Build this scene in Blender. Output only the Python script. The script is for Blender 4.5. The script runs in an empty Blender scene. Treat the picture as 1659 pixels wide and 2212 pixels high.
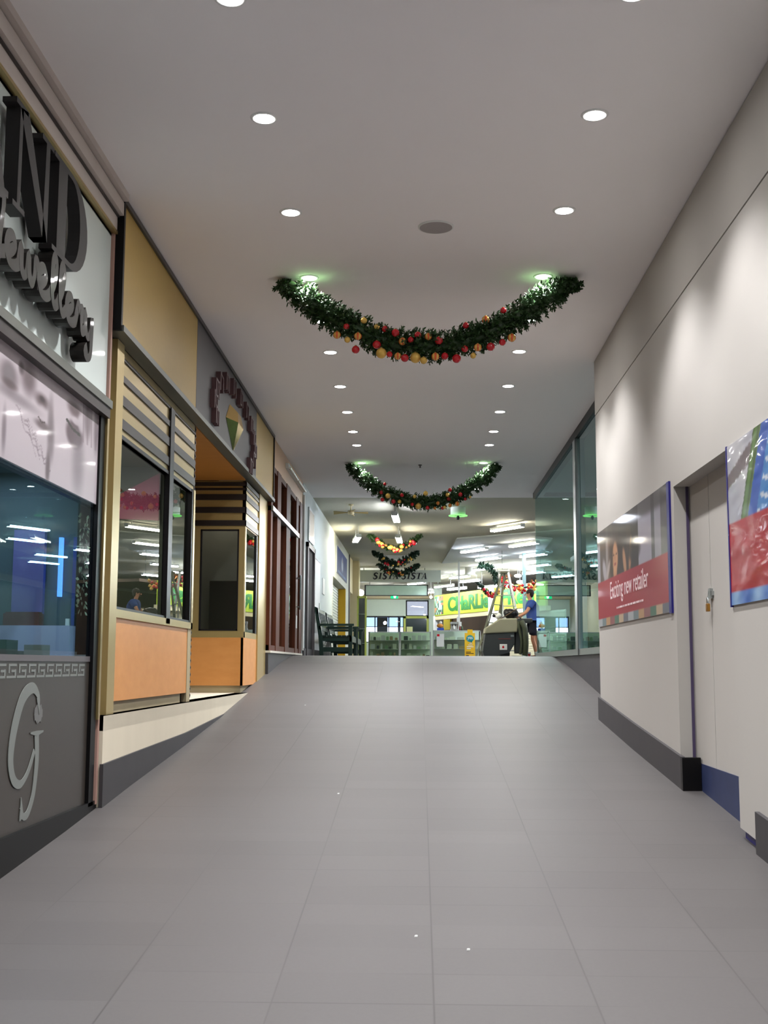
import bpy, math, random
from mathutils import Vector, Matrix, Euler
random.seed(7)
SC = bpy.context.scene
COL = SC.collection

# ---------------------------------------------------------------- camera
IMW, FPX = 1659.0, 2600.0
VX, VY = 75.5, -331.0            # where the corridor's vanishing point sits, in pixels from the picture centre
fy = Vector((VX, VY, -FPX)).normalized()
fz = Vector((75.0, (FPX*FPX+VX*75.0)/(-VY), -FPX)).normalized()
fz = (fz-fy*fz.dot(fy)).normalized()
fx = fy.cross(fz)
EYE = Vector((0, 0, 1.65))
camd = bpy.data.cameras.new('camera')
camd.sensor_fit = 'HORIZONTAL'; camd.sensor_width = 36.0
camd.lens = 36.0*FPX/IMW
camd.clip_start = 0.05; camd.clip_end = 200
cam = bpy.data.objects.new('camera', camd); COL.objects.link(cam)
cam.matrix_world = Matrix.Translation(EYE) @ Matrix((fx, fy, fz)).to_4x4()
SC.camera = cam

# ---------------------------------------------------------------- world, exposure
w = bpy.data.worlds.new('world'); SC.world = w; w.use_nodes = True
w.node_tree.nodes['Background'].inputs[0].default_value = (.62, .68, .72, 1)
w.node_tree.nodes['Background'].inputs[1].default_value = 0.05
SC.view_settings.view_transform = 'Standard'
SC.view_settings.look = 'None'
SC.view_settings.gamma = 1.0
SC.view_settings.use_curve_mapping = False
SC.view_settings.exposure = 0.90

# light levels
SPOT_W = 118.0        # each ceiling downlight
LENS_E = 85.0         # its lit lens
TUBE_E = 66.0         # fluorescent tubes of the far hall
DAY_E = 6.0           # daylight behind the far windows

# ---------------------------------------------------------------- helpers
def lin(c):
    return tuple(((v/255.0)/12.92 if v <= 10 else (((v/255.0)+.055)/1.055)**2.4) for v in c)

MATS = {}
def mat(name, rgb, rough=.6, metal=0.0, spec=.35, var=.06, scale=6.0, stretch=(1, 1, 1), bump=0.0, coat=0.0, emit=0.0, rgb2=None):
    m = bpy.data.materials.new(name); m.use_nodes = True
    nt = m.node_tree; b = nt.nodes['Principled BSDF']
    c = lin(rgb)
    b.inputs['Roughness'].default_value = rough
    b.inputs['Metallic'].default_value = metal
    b.inputs['Specular IOR Level'].default_value = spec
    if coat:
        b.inputs['Coat Weight'].default_value = coat; b.inputs['Coat Roughness'].default_value = .05
    tc = nt.nodes.new('ShaderNodeTexCoord'); mp = nt.nodes.new('ShaderNodeMapping')
    mp.inputs['Scale'].default_value = stretch
    nt.links.new(tc.outputs['Object'], mp.inputs['Vector'])
    nz = nt.nodes.new('ShaderNodeTexNoise'); nz.inputs['Scale'].default_value = scale; nz.inputs['Detail'].default_value = 4
    nt.links.new(mp.outputs['Vector'], nz.inputs['Vector'])
    mx = nt.nodes.new('ShaderNodeMix'); mx.data_type = 'RGBA'
    c2 = lin(rgb2) if rgb2 else tuple(min(1, v*(1+var)) for v in c)
    c1 = c if rgb2 else tuple(v*(1-var) for v in c)
    mx.inputs['A'].default_value = (*c1, 1); mx.inputs['B'].default_value = (*c2, 1)
    nt.links.new(nz.outputs['Fac'], mx.inputs['Factor'])
    nt.links.new(mx.outputs['Result'], b.inputs['Base Color'])
    if bump:
        bp = nt.nodes.new('ShaderNodeBump'); bp.inputs['Strength'].default_value = bump; bp.inputs['Distance'].default_value = .02
        nt.links.new(nz.outputs['Fac'], bp.inputs['Height']); nt.links.new(bp.outputs['Normal'], b.inputs['Normal'])
    if emit:
        b.inputs['Emission Color'].default_value = (*c, 1); b.inputs['Emission Strength'].default_value = emit
    MATS[name] = m
    return m

def glow(name, rgb, e):
    m = bpy.data.materials.new(name); m.use_nodes = True
    nt = m.node_tree; nt.nodes.clear()
    o = nt.nodes.new('ShaderNodeOutputMaterial'); em = nt.nodes.new('ShaderNodeEmission')
    em.inputs[0].default_value = (*lin(rgb), 1); em.inputs[1].default_value = e
    nt.links.new(em.outputs[0], o.inputs[0]); return m

def glassmat(name, tint, ior=1.5, refl=(1, 1, 1), boost=0.0):
    # sheet glass: reflects by the Fresnel law on its outer face, lets the rest through, tinted
    m = bpy.data.materials.new(name); m.use_nodes = True
    nt = m.node_tree; nt.nodes.clear()
    o = nt.nodes.new('ShaderNodeOutputMaterial')
    tr = nt.nodes.new('ShaderNodeBsdfTransparent'); tr.inputs[0].default_value = (*tint, 1)
    gl = nt.nodes.new('ShaderNodeBsdfGlossy'); gl.inputs['Roughness'].default_value = 0.0
    gl.inputs['Color'].default_value = (*refl, 1)
    fr = nt.nodes.new('ShaderNodeFresnel'); fr.inputs['IOR'].default_value = ior
    ge = nt.nodes.new('ShaderNodeNewGeometry')
    a = nt.nodes.new('ShaderNodeMath'); a.operation = 'ADD'; a.inputs[1].default_value = boost; a.use_clamp = True
    nt.links.new(fr.outputs[0], a.inputs[0])
    inv = nt.nodes.new('ShaderNodeMath'); inv.operation = 'SUBTRACT'; inv.inputs[0].default_value = 1.0
    nt.links.new(ge.outputs['Backfacing'], inv.inputs[1])
    mu = nt.nodes.new('ShaderNodeMath'); mu.operation = 'MULTIPLY'
    nt.links.new(a.outputs[0], mu.inputs[0]); nt.links.new(inv.outputs[0], mu.inputs[1])
    mx = nt.nodes.new('ShaderNodeMixShader')
    nt.links.new(mu.outputs[0], mx.inputs[0]); nt.links.new(tr.outputs[0], mx.inputs[1]); nt.links.new(gl.outputs[0], mx.inputs[2])
    nt.links.new(mx.outputs[0], o.inputs[0]); return m

def printmat(name, rough=.25, coat=.5, bump=0.0, bscale=5.0):
    # a printed sheet: the print sits in the mesh's own colour attribute
    m = bpy.data.materials.new(name); m.use_nodes = True
    nt = m.node_tree; b = nt.nodes['Principled BSDF']
    at = nt.nodes.new('ShaderNodeVertexColor'); at.layer_name = 'print'
    nt.links.new(at.outputs['Color'], b.inputs['Base Color'])
    b.inputs['Specular IOR Level'].default_value = .2; b.inputs['Roughness'].default_value = rough; b.inputs['Coat Weight'].default_value = coat; b.inputs['Coat Roughness'].default_value = .06
    if bump:
        tc = nt.nodes.new('ShaderNodeTexCoord'); mp = nt.nodes.new('ShaderNodeMapping')
        mp.inputs['Scale'].default_value = (1, .55, 1.6); mp.inputs['Rotation'].default_value = (.5, 0, 0)
        nz = nt.nodes.new('ShaderNodeTexNoise'); nz.inputs['Scale'].default_value = bscale; nz.inputs['Detail'].default_value = 2
        nt.links.new(tc.outputs['Object'], mp.inputs['Vector']); nt.links.new(mp.outputs['Vector'], nz.inputs['Vector'])
        bp = nt.nodes.new('ShaderNodeBump'); bp.inputs['Strength'].default_value = bump; bp.inputs['Distance'].default_value = .05
        nt.links.new(nz.outputs['Fac'], bp.inputs['Height'])
        nt.links.new(bp.outputs['Normal'], b.inputs['Normal']); nt.links.new(bp.outputs['Normal'], b.inputs['Coat Normal'])
    return m

class MB:
    def __init__(s): s.v = []; s.f = []; s.mi = []; s.sm = []
    def add(s, vs, fs, m=0, smooth=False):
        o = len(s.v); s.v += [tuple(p) for p in vs]
        for f in fs: s.f.append([i+o for i in f]); s.mi.append(m); s.sm.append(smooth)
        return s
    def box(s, x0, x1, y0, y1, z0, z1, m=0):
        x0, x1 = min(x0, x1), max(x0, x1); y0, y1 = min(y0, y1), max(y0, y1); z0, z1 = min(z0, z1), max(z0, z1)
        return s.add([(x0,y0,z0),(x1,y0,z0),(x1,y1,z0),(x0,y1,z0),(x0,y0,z1),(x1,y0,z1),(x1,y1,z1),(x0,y1,z1)],
                     [(0,3,2,1),(4,5,6,7),(0,1,5,4),(1,2,6,5),(2,3,7,6),(3,0,4,7)], m)
    def prism(s, pts, vec, m=0, smooth=False):
        n = len(pts); a = [Vector(p) for p in pts]; b = [p+Vector(vec) for p in a]
        nr = Vector((0,0,0))
        for i in range(n): nr += a[i].cross(a[(i+1) % n])
        flip = nr.dot(Vector(vec)) > 0
        base = list(range(n)); top = list(range(n, 2*n))
        fs = [base[::-1] if flip else base, top if flip else top[::-1]]
        for i in range(n):
            j = (i+1) % n
            fs.append((i, j, n+j, n+i) if flip else (j, i, n+i, n+j))
        return s.add(a+b, fs, m, smooth)
    def bar(s, p, q, w, h, m=0, up=(0,0,1)):
        p, q = Vector(p), Vector(q); d = (q-p).normalized(); u = Vector(up)
        if abs(d.dot(u)) > .98: u = Vector((0,1,0))
        r = d.cross(u).normalized(); u = r.cross(d).normalized()
        c = [p+r*(a*w/2)+u*(b*h/2) for a, b in ((-1,-1),(1,-1),(1,1),(-1,1))]
        return s.prism(c, q-p, m)
    def tube(s, pts, r, seg=8, m=0, smooth=True, caps=True):
        pts = [Vector(p) for p in pts]; n = len(pts)
        rs = r if isinstance(r, (list, tuple)) else [r]*n
        vs = []; ref = Vector((0,0,1))
        for i, p in enumerate(pts):
            d = (pts[min(i+1, n-1)]-pts[max(i-1, 0)]).normalized()
            if abs(d.dot(ref)) > .95: ref = Vector((1,0,0)) if abs(d.x) < .9 else Vector((0,1,0))
            a = d.cross(ref).normalized(); b = d.cross(a)
            for k in range(seg):
                t = 2*math.pi*k/seg; vs.append(p+(a*math.cos(t)+b*math.sin(t))*rs[i])
        fs = []
        for i in range(n-1):
            for k in range(seg):
                k2 = (k+1) % seg
                fs.append((i*seg+k, (i+1)*seg+k, (i+1)*seg+k2, i*seg+k2))
        s.add(vs, fs, m, smooth)
        if caps:
            s.add(vs[:seg], [tuple(range(seg))], m); s.add(vs[-seg:], [tuple(range(seg))[::-1]], m)
        return s
    def ball(s, c, r, seg=16, rings=10, m=0, sc=(1,1,1), mfun=None):
        c = Vector(c); vs = [c+Vector((0,0,r*sc[2]))]
        for i in range(1, rings):
            t = math.pi*i/rings
            for k in range(seg):
                a = 2*math.pi*k/seg
                vs.append(c+Vector((r*math.sin(t)*math.cos(a)*sc[0], r*math.sin(t)*math.sin(a)*sc[1], r*math.cos(t)*sc[2])))
        vs.append(c-Vector((0,0,r*sc[2])))
        o = len(s.v); s.v += [tuple(p) for p in vs]
        def F(ids, k):
            s.f.append([i+o for i in ids]); s.mi.append(mfun(k) if mfun else m); s.sm.append(True)
        for k in range(seg):
            k2 = (k+1) % seg
            F((0, 1+k, 1+k2), k)
            for i in range(rings-2):
                F((1+i*seg+k, 1+(i+1)*seg+k, 1+(i+1)*seg+k2, 1+i*seg+k2), k)
            F((1+(rings-2)*seg+k, len(vs)-1, 1+(rings-2)*seg+k2), k)
        return s
    def lathe(s, prof, c, seg=24, m=0, smooth=True, ax='z'):
        c = Vector(c); vs = []; n = len(prof)
        for (r, h) in prof:
            for k in range(seg):
                t = 2*math.pi*k/seg; vs.append(c+Vector((r*math.cos(t), r*math.sin(t), h)))
        fs = []
        for i in range(n-1):
            for k in range(seg):
                k2 = (k+1) % seg; fs.append((i*seg+k, i*seg+k2, (i+1)*seg+k2, (i+1)*seg+k))
        s.add(vs, fs, m, smooth); return s
    def disc(s, c, r, seg=24, m=0, down=True):
        c = Vector(c); vs = [c+Vector((r*math.cos(2*math.pi*k/seg), r*math.sin(2*math.pi*k/seg), 0)) for k in range(seg)]
        ids = tuple(range(seg)); return s.add(vs, [ids[::-1] if down else ids], m)
    def ribbon(s, pts, ws, nrm, th, m=0, lift=.0012):
        # a stroke of varying width in the plane with normal nrm, given thickness th along nrm
        pts = [Vector(p) for p in pts]; nrm = Vector(nrm).normalized(); n = len(pts); L = []; R = []
        for i, p in enumerate(pts):
            d = (pts[min(i+1, n-1)]-pts[max(i-1, 0)]).normalized(); a = d.cross(nrm).normalized()
            L.append(p+a*ws[i]/2); R.append(p-a*ws[i]/2)
        vs = []; 
        for i in range(n):
            q = nrm*(th+lift*(i+1)/n)
            vs += [L[i], R[i], L[i]+q, R[i]+q]
        fs = []
        for i in range(n-1):
            a, b = 4*i, 4*i+4
            fs += [(a+2,a+3,b+3,b+2),(a,b,b+1,a+1),(a,a+2,b+2,b),(a+1,b+1,b+3,a+3)]
        fs += [(0,1,3,2),(4*n-4,4*n-2,4*n-1,4*n-3)]
        return s.add(vs, fs, m)
    def build(s, name, mats, parent=None, bevel=0.0):
        me = bpy.data.meshes.new(name); me.from_pydata(s.v, [], s.f)
        mats = mats if isinstance(mats, (list, tuple)) else [mats]
        for m in mats: me.materials.append(m)
        me.polygons.foreach_set('material_index', s.mi); me.polygons.foreach_set('use_smooth', s.sm)
        me.update()
        o = bpy.data.objects.new(name, me); COL.objects.link(o)
        if parent is not None: setp(o, parent)
        if bevel:
            b = o.modifiers.new('bevel', 'BEVEL'); b.width = bevel; b.segments = 2; b.limit_method = 'ANGLE'
        return o

BASE = {}
def setp(o, parent):
    o.parent = parent
    l = BASE.get(parent.name)
    if l is not None: o.matrix_parent_inverse = Matrix.Translation(-Vector(l))

def tag(o, label=None, cat=None, group=None, kind=None):
    if label: o['label'] = label
    if cat: o['category'] = cat
    if group: o['group'] = group
    if kind: o['kind'] = kind
    return o

def thing(name, label, cat, loc=(0,0,0), group=None):
    o = bpy.data.objects.new(name, None); COL.objects.link(o)
    o.location = loc; o.empty_display_size = .1; BASE[o.name] = tuple(loc)
    return tag(o, label, cat, group)

def struct(o, label=None, cat=None): return tag(o, label, cat, kind='structure')

def copy_tree(root, loc, label, dup_parent=None):
    kids = {}
    for o in bpy.data.objects:
        if o.parent is not None: kids.setdefault(o.parent.name, []).append(o)
    def rec(o, par):
        c = o.copy(); COL.objects.link(c)
        if par is not None: c.parent = par
        for k in kids.get(o.name, []): rec(k, c)
        return c
    r = rec(root, None); r.location = loc
    if label: r['label'] = label
    return r

def textmesh(txt, w, h, org, du, dv, depth, m, name, parent=None, shear=0.0, bold=0.0, spacing=1.0):
    # lettering laid out in a plane: org is its lower left corner, du / dv its reading and up directions
    cu = bpy.data.curves.new('t', 'FONT'); cu.body = txt; cu.shear = shear; cu.offset = bold; cu.space_character = spacing
    cu.resolution_u = 4
    ob = bpy.data.objects.new('t', cu); COL.objects.link(ob)
    dg = bpy.context.evaluated_depsgraph_get(); dg.update()
    me = bpy.data.meshes.new_from_object(ob.evaluated_get(dg))
    bpy.data.objects.remove(ob)
    xs = [v.co.x for v in me.vertices]; ys = [v.co.y for v in me.vertices]
    x0, x1, y0, y1 = min(xs), max(xs), min(ys), max(ys)
    du, dv, org = Vector(du), Vector(dv), Vector(org); n = du.cross(dv).normalized()
    mb = MB()
    def P(c, d): return org+du*((c.x-x0)/(x1-x0)*w)+dv*((c.y-y0)/(y1-y0)*h)+n*d
    co = [v.co.copy() for v in me.vertices]
    fs = [tuple(p.vertices) for p in me.polygons]
    mb.add([P(c, depth) for c in co], fs)
    # side walls along boundary edges
    from collections import Counter
    ec = Counter(); 
    for f in fs:
        for i in range(len(f)):
            ec[tuple(sorted((f[i], f[(i+1) % len(f)])))] += 1
    for f in fs:
        for i in range(len(f)):
            a, b = f[i], f[(i+1) % len(f)]
            if ec[tuple(sorted((a, b)))] == 1:
                mb.add([P(co[a], depth), P(co[a], 0), P(co[b], 0), P(co[b], depth)], [(0,1,2,3)])
    bpy.data.meshes.remove(me)
    return mb.build(name, m, parent)

def poster(name, org, du, dv, nu, nv, fn, m, thick=.006, parent=None, edge=None):
    # a printed panel: a fine grid whose colour attribute holds the print; org lower left, du / dv full edge vectors
    org, du, dv = Vector(org), Vector(du), Vector(dv); n = du.cross(dv).normalized()
    vs = []; cs = []
    for j in range(nv+1):
        for i in range(nu+1):
            u, v = i/nu, j/nv
            vs.append(org+du*u+dv*v+n*thick); cs.append((*(c_*.74 for c_ in lin(fn(u, v))), 1.0))
    fs = [(j*(nu+1)+i, j*(nu+1)+i+1, (j+1)*(nu+1)+i+1, (j+1)*(nu+1)+i) for j in range(nv) for i in range(nu)]
    mi = [0]*len(fs)
    o = len(vs); q = [org, org+du, org+du+dv, org+dv]
    vs += q+[p+n*(thick*.98) for p in q]
    ec = lin(edge) if edge else lin((225,225,225))
    cs += [(*ec, 1.0)]*8
    fs += [(o,o+3,o+2,o+1),(o,o+1,o+5,o+4),(o+1,o+2,o+6,o+5),(o+2,o+3,o+7,o+6),(o+3,o,o+4,o+7)]
    me = bpy.data.meshes.new(name); me.from_pydata([tuple(p) for p in vs], [], fs)
    me.materials.append(m)
    ca = me.color_attributes.new('print', 'FLOAT_COLOR', 'POINT')
    flat = [x for c in cs for x in c]; ca.data.foreach_set('color', flat); me.update()
    ob = bpy.data.objects.new(name, me); COL.objects.link(ob)
    if parent is not None: setp(ob, parent)
    return ob

def smooth01(t): t = max(0.0, min(1.0, t)); return t*t*(3-2*t)
def mixc(a, b, t): return tuple(a[i]+(b[i]-a[i])*t for i in range(3))
def ell(u, v, cu, cv, ru, rv, soft=.35, ang=0.0):
    x, y = u-cu, v-cv
    if ang: x, y = x*math.cos(ang)+y*math.sin(ang), -x*math.sin(ang)+y*math.cos(ang)
    d = math.sqrt((x/ru)**2+(y/rv)**2)
    return 1-smooth01((d-(1-soft))/(2*soft+1e-6))
def spline(pts, n=8):
    # Catmull-Rom through the points
    P = [Vector(p) for p in pts]; out = []
    for i in range(len(P)-1):
        p0, p1, p2, p3 = P[max(i-1,0)], P[i], P[i+1], P[min(i+2,len(P)-1)]
        for k in range(n):
            t = k/n
            out.append(.5*((2*p1)+(p2-p0)*t+(2*p0-5*p1+4*p2-p3)*t*t+(3*p1-p0-3*p2+p3)*t**3))
    out.append(P[-1]); return out

# ---------------------------------------------------------------- the ramp's profile
PROF = [(-8,-.45),(0,.075),(4.43,.40),(7.5,.632),(9,.762),(11,.915),(13,1.085),(15.2,1.30),(17,1.50),(18.8,1.69),(20,1.785),(20.6,1.808),(21.3,1.81)]
UP = 1.81
def gz(y):
    if y >= PROF[-1][0]: return UP
    for (a, za), (b, zb) in zip(PROF, PROF[1:]):
        if a <= y <= b: return za+(zb-za)*(y-a)/(b-a)
    return PROF[0][1]
def profs(y0, y1, step=.8):
    ys = {y0, y1} | {p[0] for p in PROF if y0 < p[0] < y1}
    k = y0
    while k < y1: ys.add(round(k, 4)); k += step
    return sorted(ys)
HC = 4.98
XL, XR, XG = -2.13, 1.93, 2.25

# ---------------------------------------------------------------- materials
m_ceil = mat('ceiling_paint', (247,243,242), .9, var=.012, scale=1.5)
m_ceil2 = mat('hall_ceiling_paint', (172,170,154), .85, var=.03, scale=.7)
m_white = mat('white_paint', (226,228,224), .75, var=.03)
m_cream = mat('cream_hoarding', (177,173,167), .8, var=.02, scale=2)
m_cream2 = mat('cream_paint', (214,200,160), .7, var=.05)
m_plinth = mat('cream_render', (214,205,184), .85, var=.07, scale=3, stretch=(1,1,.3))
m_tan = mat('tan_kick_board', (178,164,130), .6, var=.08)
m_skirt = mat('dark_skirting', (62,60,62), .55, var=.16, scale=5)
m_black = mat('black_frame', (24,22,24), .4, var=.1)
m_blackgl = mat('black_gloss', (15,14,15), .4, var=.1, spec=.2)
m_gold = mat('gold_laminate', (184,154,80), .42, var=.05, scale=30, stretch=(1,1,1))
m_goldm = mat('champagne_metal', (178,156,102), .3, metal=.75, var=.05, scale=12, stretch=(8,.4,8))
m_goldc = mat('champagne_column', (190,168,112), .34, metal=.55, var=.04, scale=10, stretch=(8,8,.3))
m_dkgrey = mat('charcoal_laminate', (92,88,90), .5, var=.04)
m_dkstrip = mat('dark_bronze_strip', (46,40,38), .35, var=.1)
m_orange = mat('orange_maple_panel', (206,138,70), .42, var=.1, scale=5, stretch=(1,1,2.2), rgb2=(226,160,92))
m_soffit = mat('orange_timber_soffit', (176,112,46), .45, var=.1, scale=4, stretch=(.6,3,1), rgb2=(196,132,62))
m_brown = mat('brown_timber', (88,48,32), .55, var=.18, scale=8, stretch=(4,4,.4), spec=.12)
m_peach = mat('pale_timber', (206,166,128), .5, var=.06)
m_steel2 = mat('dull_steel', (112,114,108), .4, metal=.6, var=.05)
m_steel = mat('brushed_steel', (178,184,184), .3, metal=.9, var=.04)
m_alu = mat('aluminium', (190,196,198), .36, metal=.8, var=.05)
m_galv = mat('dull_olive_metal', (112,116,98), .5, metal=.3, var=.1)
m_sign = mat('sign_grey_green', (202,213,209), .34, var=.02, scale=1.5, coat=.25)
m_pink = mat('dusky_pink_trim', (168,134,122), .55, var=.04)
m_ledge = mat('pale_ledge', (196,186,178), .6, var=.04)
m_letter = mat('charcoal_letter', (44,40,40), .55, var=.06)
m_script = mat('dark_gloss_letter', (27,24,22), .42, var=.1, coat=.06, spec=.25)
m_brownp = mat('brown_film', (58,53,48), .4, var=.05, coat=.15)
m_decal = mat('grey_decal', (116,120,116), .5, var=.03)
m_glass_r = glassmat('green_glass', (.74,.88,.88), 1.75, (.82,.97,1.0))
m_glass_a = glassmat('blue_glass', (.72,.82,.88), 1.6, (.86,.95,1.0))
m_glass_b = glassmat('shop_glass', (.70,.72,.70), 1.85, (.96,1,.98))
m_glass_c = glassmat('clear_glass', (.86,.92,.88), 1.45)
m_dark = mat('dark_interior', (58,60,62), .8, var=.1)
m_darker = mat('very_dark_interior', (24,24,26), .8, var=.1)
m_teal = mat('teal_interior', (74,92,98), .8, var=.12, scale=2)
m_navy = mat('navy_trim', (32,28,110), .4, var=.05)
m_blueg = mat('blue_grey_board', (44,54,88), .5, var=.2, scale=9)
m_shut = mat('roller_shutter', (186,192,180), .5, metal=.2, var=.04)
m_yellow = mat('mustard_panel', (206,164,34), .55, var=.05)
m_lime = mat('lime_sign', (176,196,48), .5, var=.04)
m_green = mat('leaf_green_paint', (22,112,40), .5, var=.06)
m_palegreen = mat('pale_green_wall', (222,238,220), .8, var=.03)
m_ygreen = mat('yellow_green_frame', (190,202,96), .5, var=.04)
m_navyl = mat('dark_navy_letter', (22,25,38), .7, var=.05)
m_signgrey = mat('grey_bulkhead', (168,176,170), .7, var=.04)
m_lens = glow('downlight_lens', (255,252,250), LENS_E)
m_tube = glow('fluorescent_tube', (236,242,255), TUBE_E)
m_tubew = glow('warm_fluorescent_tube', (255,248,228), TUBE_E)
m_day = glow('daylight', (214,224,255), DAY_E)
m_exit = glow('exit_sign_green', (30,190,120), 1.2)
m_exitw = glow('exit_sign_white', (225,255,240), 2.5)
m_rim = glow('green_lit_rim', (120,215,110), 1.2)

# floor tiles: 600 mm courses along the ramp, about 330 mm long, with faint joints
def floormat():
    m = bpy.data.materials.new('grey_floor_tile'); m.use_nodes = True
    nt = m.node_tree; b = nt.nodes['Principled BSDF']; L = nt.links.new
    tc = nt.nodes.new('ShaderNodeTexCoord'); sp = nt.nodes.new('ShaderNodeSeparateXYZ'); L(tc.outputs['Object'], sp.inputs[0])
    def math_(op, a, bv=None, clamp=False):
        n = nt.nodes.new('ShaderNodeMath'); n.operation = op; n.use_clamp = clamp
        for i, x in enumerate((a, bv)):
            if x is None: continue
            if isinstance(x, (int, float)): n.inputs[i].default_value = x
            else: L(x, n.inputs[i])
        return n.outputs[0]
    def joint(sock, period, off, half):
        t = math_('DIVIDE', math_('ADD', sock, off), period)
        fr = math_('FRACT', t)
        d = math_('MULTIPLY', math_('MINIMUM', fr, math_('SUBTRACT', 1.0, fr)), period)
        return math_('SUBTRACT', 1.0, math_('DIVIDE', d, half), True)
    def noise(scale, det=2, st=(1,1,1)):
        mp = nt.nodes.new('ShaderNodeMapping'); mp.inputs['Scale'].default_value = st; L(tc.outputs['Object'], mp.inputs[0])
        n = nt.nodes.new('ShaderNodeTexNoise'); n.inputs['Scale'].default_value = scale; n.inputs['Detail'].default_value = det
        L(mp.outputs[0], n.inputs['Vector']); return n.outputs['Fac']
    def ramp(f, a, c):
        n = nt.nodes.new('ShaderNodeMapRange'); n.inputs['From Min'].default_value = a; n.inputs['From Max'].default_value = c
        L(f, n.inputs['Value']); return n.outputs[0]
    jx = math_('MULTIPLY', joint(sp.outputs[0], .6, -.055+6, .0055), ramp(noise(.9, 1, (1.6,.25,1)), .36, .6))
    jy = math_('MULTIPLY', joint(sp.outputs[1], .332, -.05+20, .0075), math_('MULTIPLY', ramp(noise(1.0, 1, (.8,2.6,1)), .42, .68), .85))
    jj = math_('MAXIMUM', jx, jy)
    # tile-to-tile tone
    tx = math_('FLOOR', math_('DIVIDE', math_('ADD', sp.outputs[0], -.055+6), .6)); ty = math_('FLOOR', math_('DIVIDE', math_('ADD', sp.outputs[1], -.05+20), .332))
    cb = nt.nodes.new('ShaderNodeCombineXYZ'); L(tx, cb.inputs[0]); L(ty, cb.inputs[1])
    wn = nt.nodes.new('ShaderNodeTexWhiteNoise'); L(cb.outputs[0], wn.inputs['Vector'])
    cr = nt.nodes.new('ShaderNodeMix'); cr.data_type = 'RGBA'
    cr.inputs['A'].default_value = (*lin((79,76,75)), 1); cr.inputs['B'].default_value = (*lin((83,80,79)), 1)
    L(wn.outputs['Value'], cr.inputs['Factor'])
    sp2 = nt.nodes.new('ShaderNodeMix'); sp2.data_type = 'RGBA'; sp2.blend_type = 'MULTIPLY'; sp2.inputs['Factor'].default_value = 1
    gr = nt.nodes.new('ShaderNodeMapRange'); gr.inputs['To Min'].default_value = .93; gr.inputs['To Max'].default_value = 1.06
    L(noise(60, 4), gr.inputs['Value'])
    cg = nt.nodes.new('ShaderNodeCombineColor')
    for i in range(3): L(gr.outputs[0], cg.inputs[i])
    L(cr.outputs['Result'], sp2.inputs['A']); L(cg.outputs[0], sp2.inputs['B'])
    mx = nt.nodes.new('ShaderNodeMix'); mx.data_type = 'RGBA'
    L(sp2.outputs['Result'], mx.inputs['A']); mx.inputs['B'].default_value = (*lin((50,47,46)), 1)
    L(math_('MULTIPLY', jj, .85), mx.inputs['Factor'])
    L(mx.outputs['Result'], b.inputs['Base Color'])
    b.inputs['Roughness'].default_value = .5; b.inputs['Specular IOR Level'].default_value = .4
    return m
m_floor = floormat()

# ---------------------------------------------------------------- floor, ceiling
mb = MB(); ys = profs(-8, 23.2, .5)
vs = []; 
for y in ys: vs += [(-2.62, y, gz(y)), (2.62, y, gz(y)), (-2.62, y, gz(y)-.2), (2.62, y, gz(y)-.2)]
fs = []
for i in range(len(ys)-1):
    a, b = 4*i, 4*i+4
    fs += [(a,a+1,b+1,b), (a+2,b+2,b+3,a+3), (a,b,b+2,a+2), (a+1,a+3,b+3,b+1)]
fs += [(0,2,3,1)]
mb.add(vs, fs)
mb.box(-2.62, 12.4, 23.2, 60, UP-.2, UP)
floor = struct(mb.build('floor', m_floor), 'grey tiled ramp and landing floor', 'floor')

mb = MB(); mb.box(-2.7, 2.35, -8, 23.9, HC, HC+.15)
ceil = struct(mb.build('ceiling', m_ceil), 'flat grey-white ceiling over the ramp', 'ceiling')
mb = MB(); mb.box(-2.7, 12.4, 23.9, 58, HC, HC+.15); mb.box(2.35, 12.4, 12.8, 23.9, HC, HC+.15)
struct(mb.build('ceiling.001', m_ceil2), 'cream ceiling of the hall beyond the ramp', 'ceiling')
mb = MB(); mb.box(-2.7, 2.6, -8.2, -8, -.6, 5.1)
struct(mb.build('wall_back', m_cream), 'cream wall behind the ramp foot', 'wall')

# ---------------------------------------------------------------- right hoarding with door recess
Y0, Y1 = 7.47, 9.10      # recess
mb = MB()
def wallpoly(x, th, y0, y1, z0, z1, m=0, foot=None):
    yy = profs(y0, y1)
    if foot is None: return mb.box(x, x+th, y0, y1, z0, z1, m)
    pts = [(x, y, gz(y)+foot) for y in yy]+[(x, y1, z1), (x, y0, z1)]
    return mb.prism(pts, (th,0,0), m)
wallpoly(XR, .14, Y1, 13.0, 0, 4.36, foot=.0)
wallpoly(XR, .14, -8, Y0, 0, 4.36, foot=.06)
mb.box(XR, XR+.14, Y0, Y1, 3.0, 4.36)
mb.box(XR-.004, XR+.14, -8, 13.0, 4.368, HC-.012)
mb.box(XR+.14, XR+.30, -8, 13.0, 3.2, HC)
struct(mb.build('wall_right', m_cream), 'cream painted hoarding on the right of the ramp', 'wall')
mb = MB(); mb.box(XR+.02, XR+.1, -8, 13.0, 4.35, 4.375); mb.box(XR+.01, XR+.1, -8, 13.0, HC-.014, HC)
struct(mb.build('trim_1', m_black), 'dark joint lines along the hoarding', 'trim')
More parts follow.
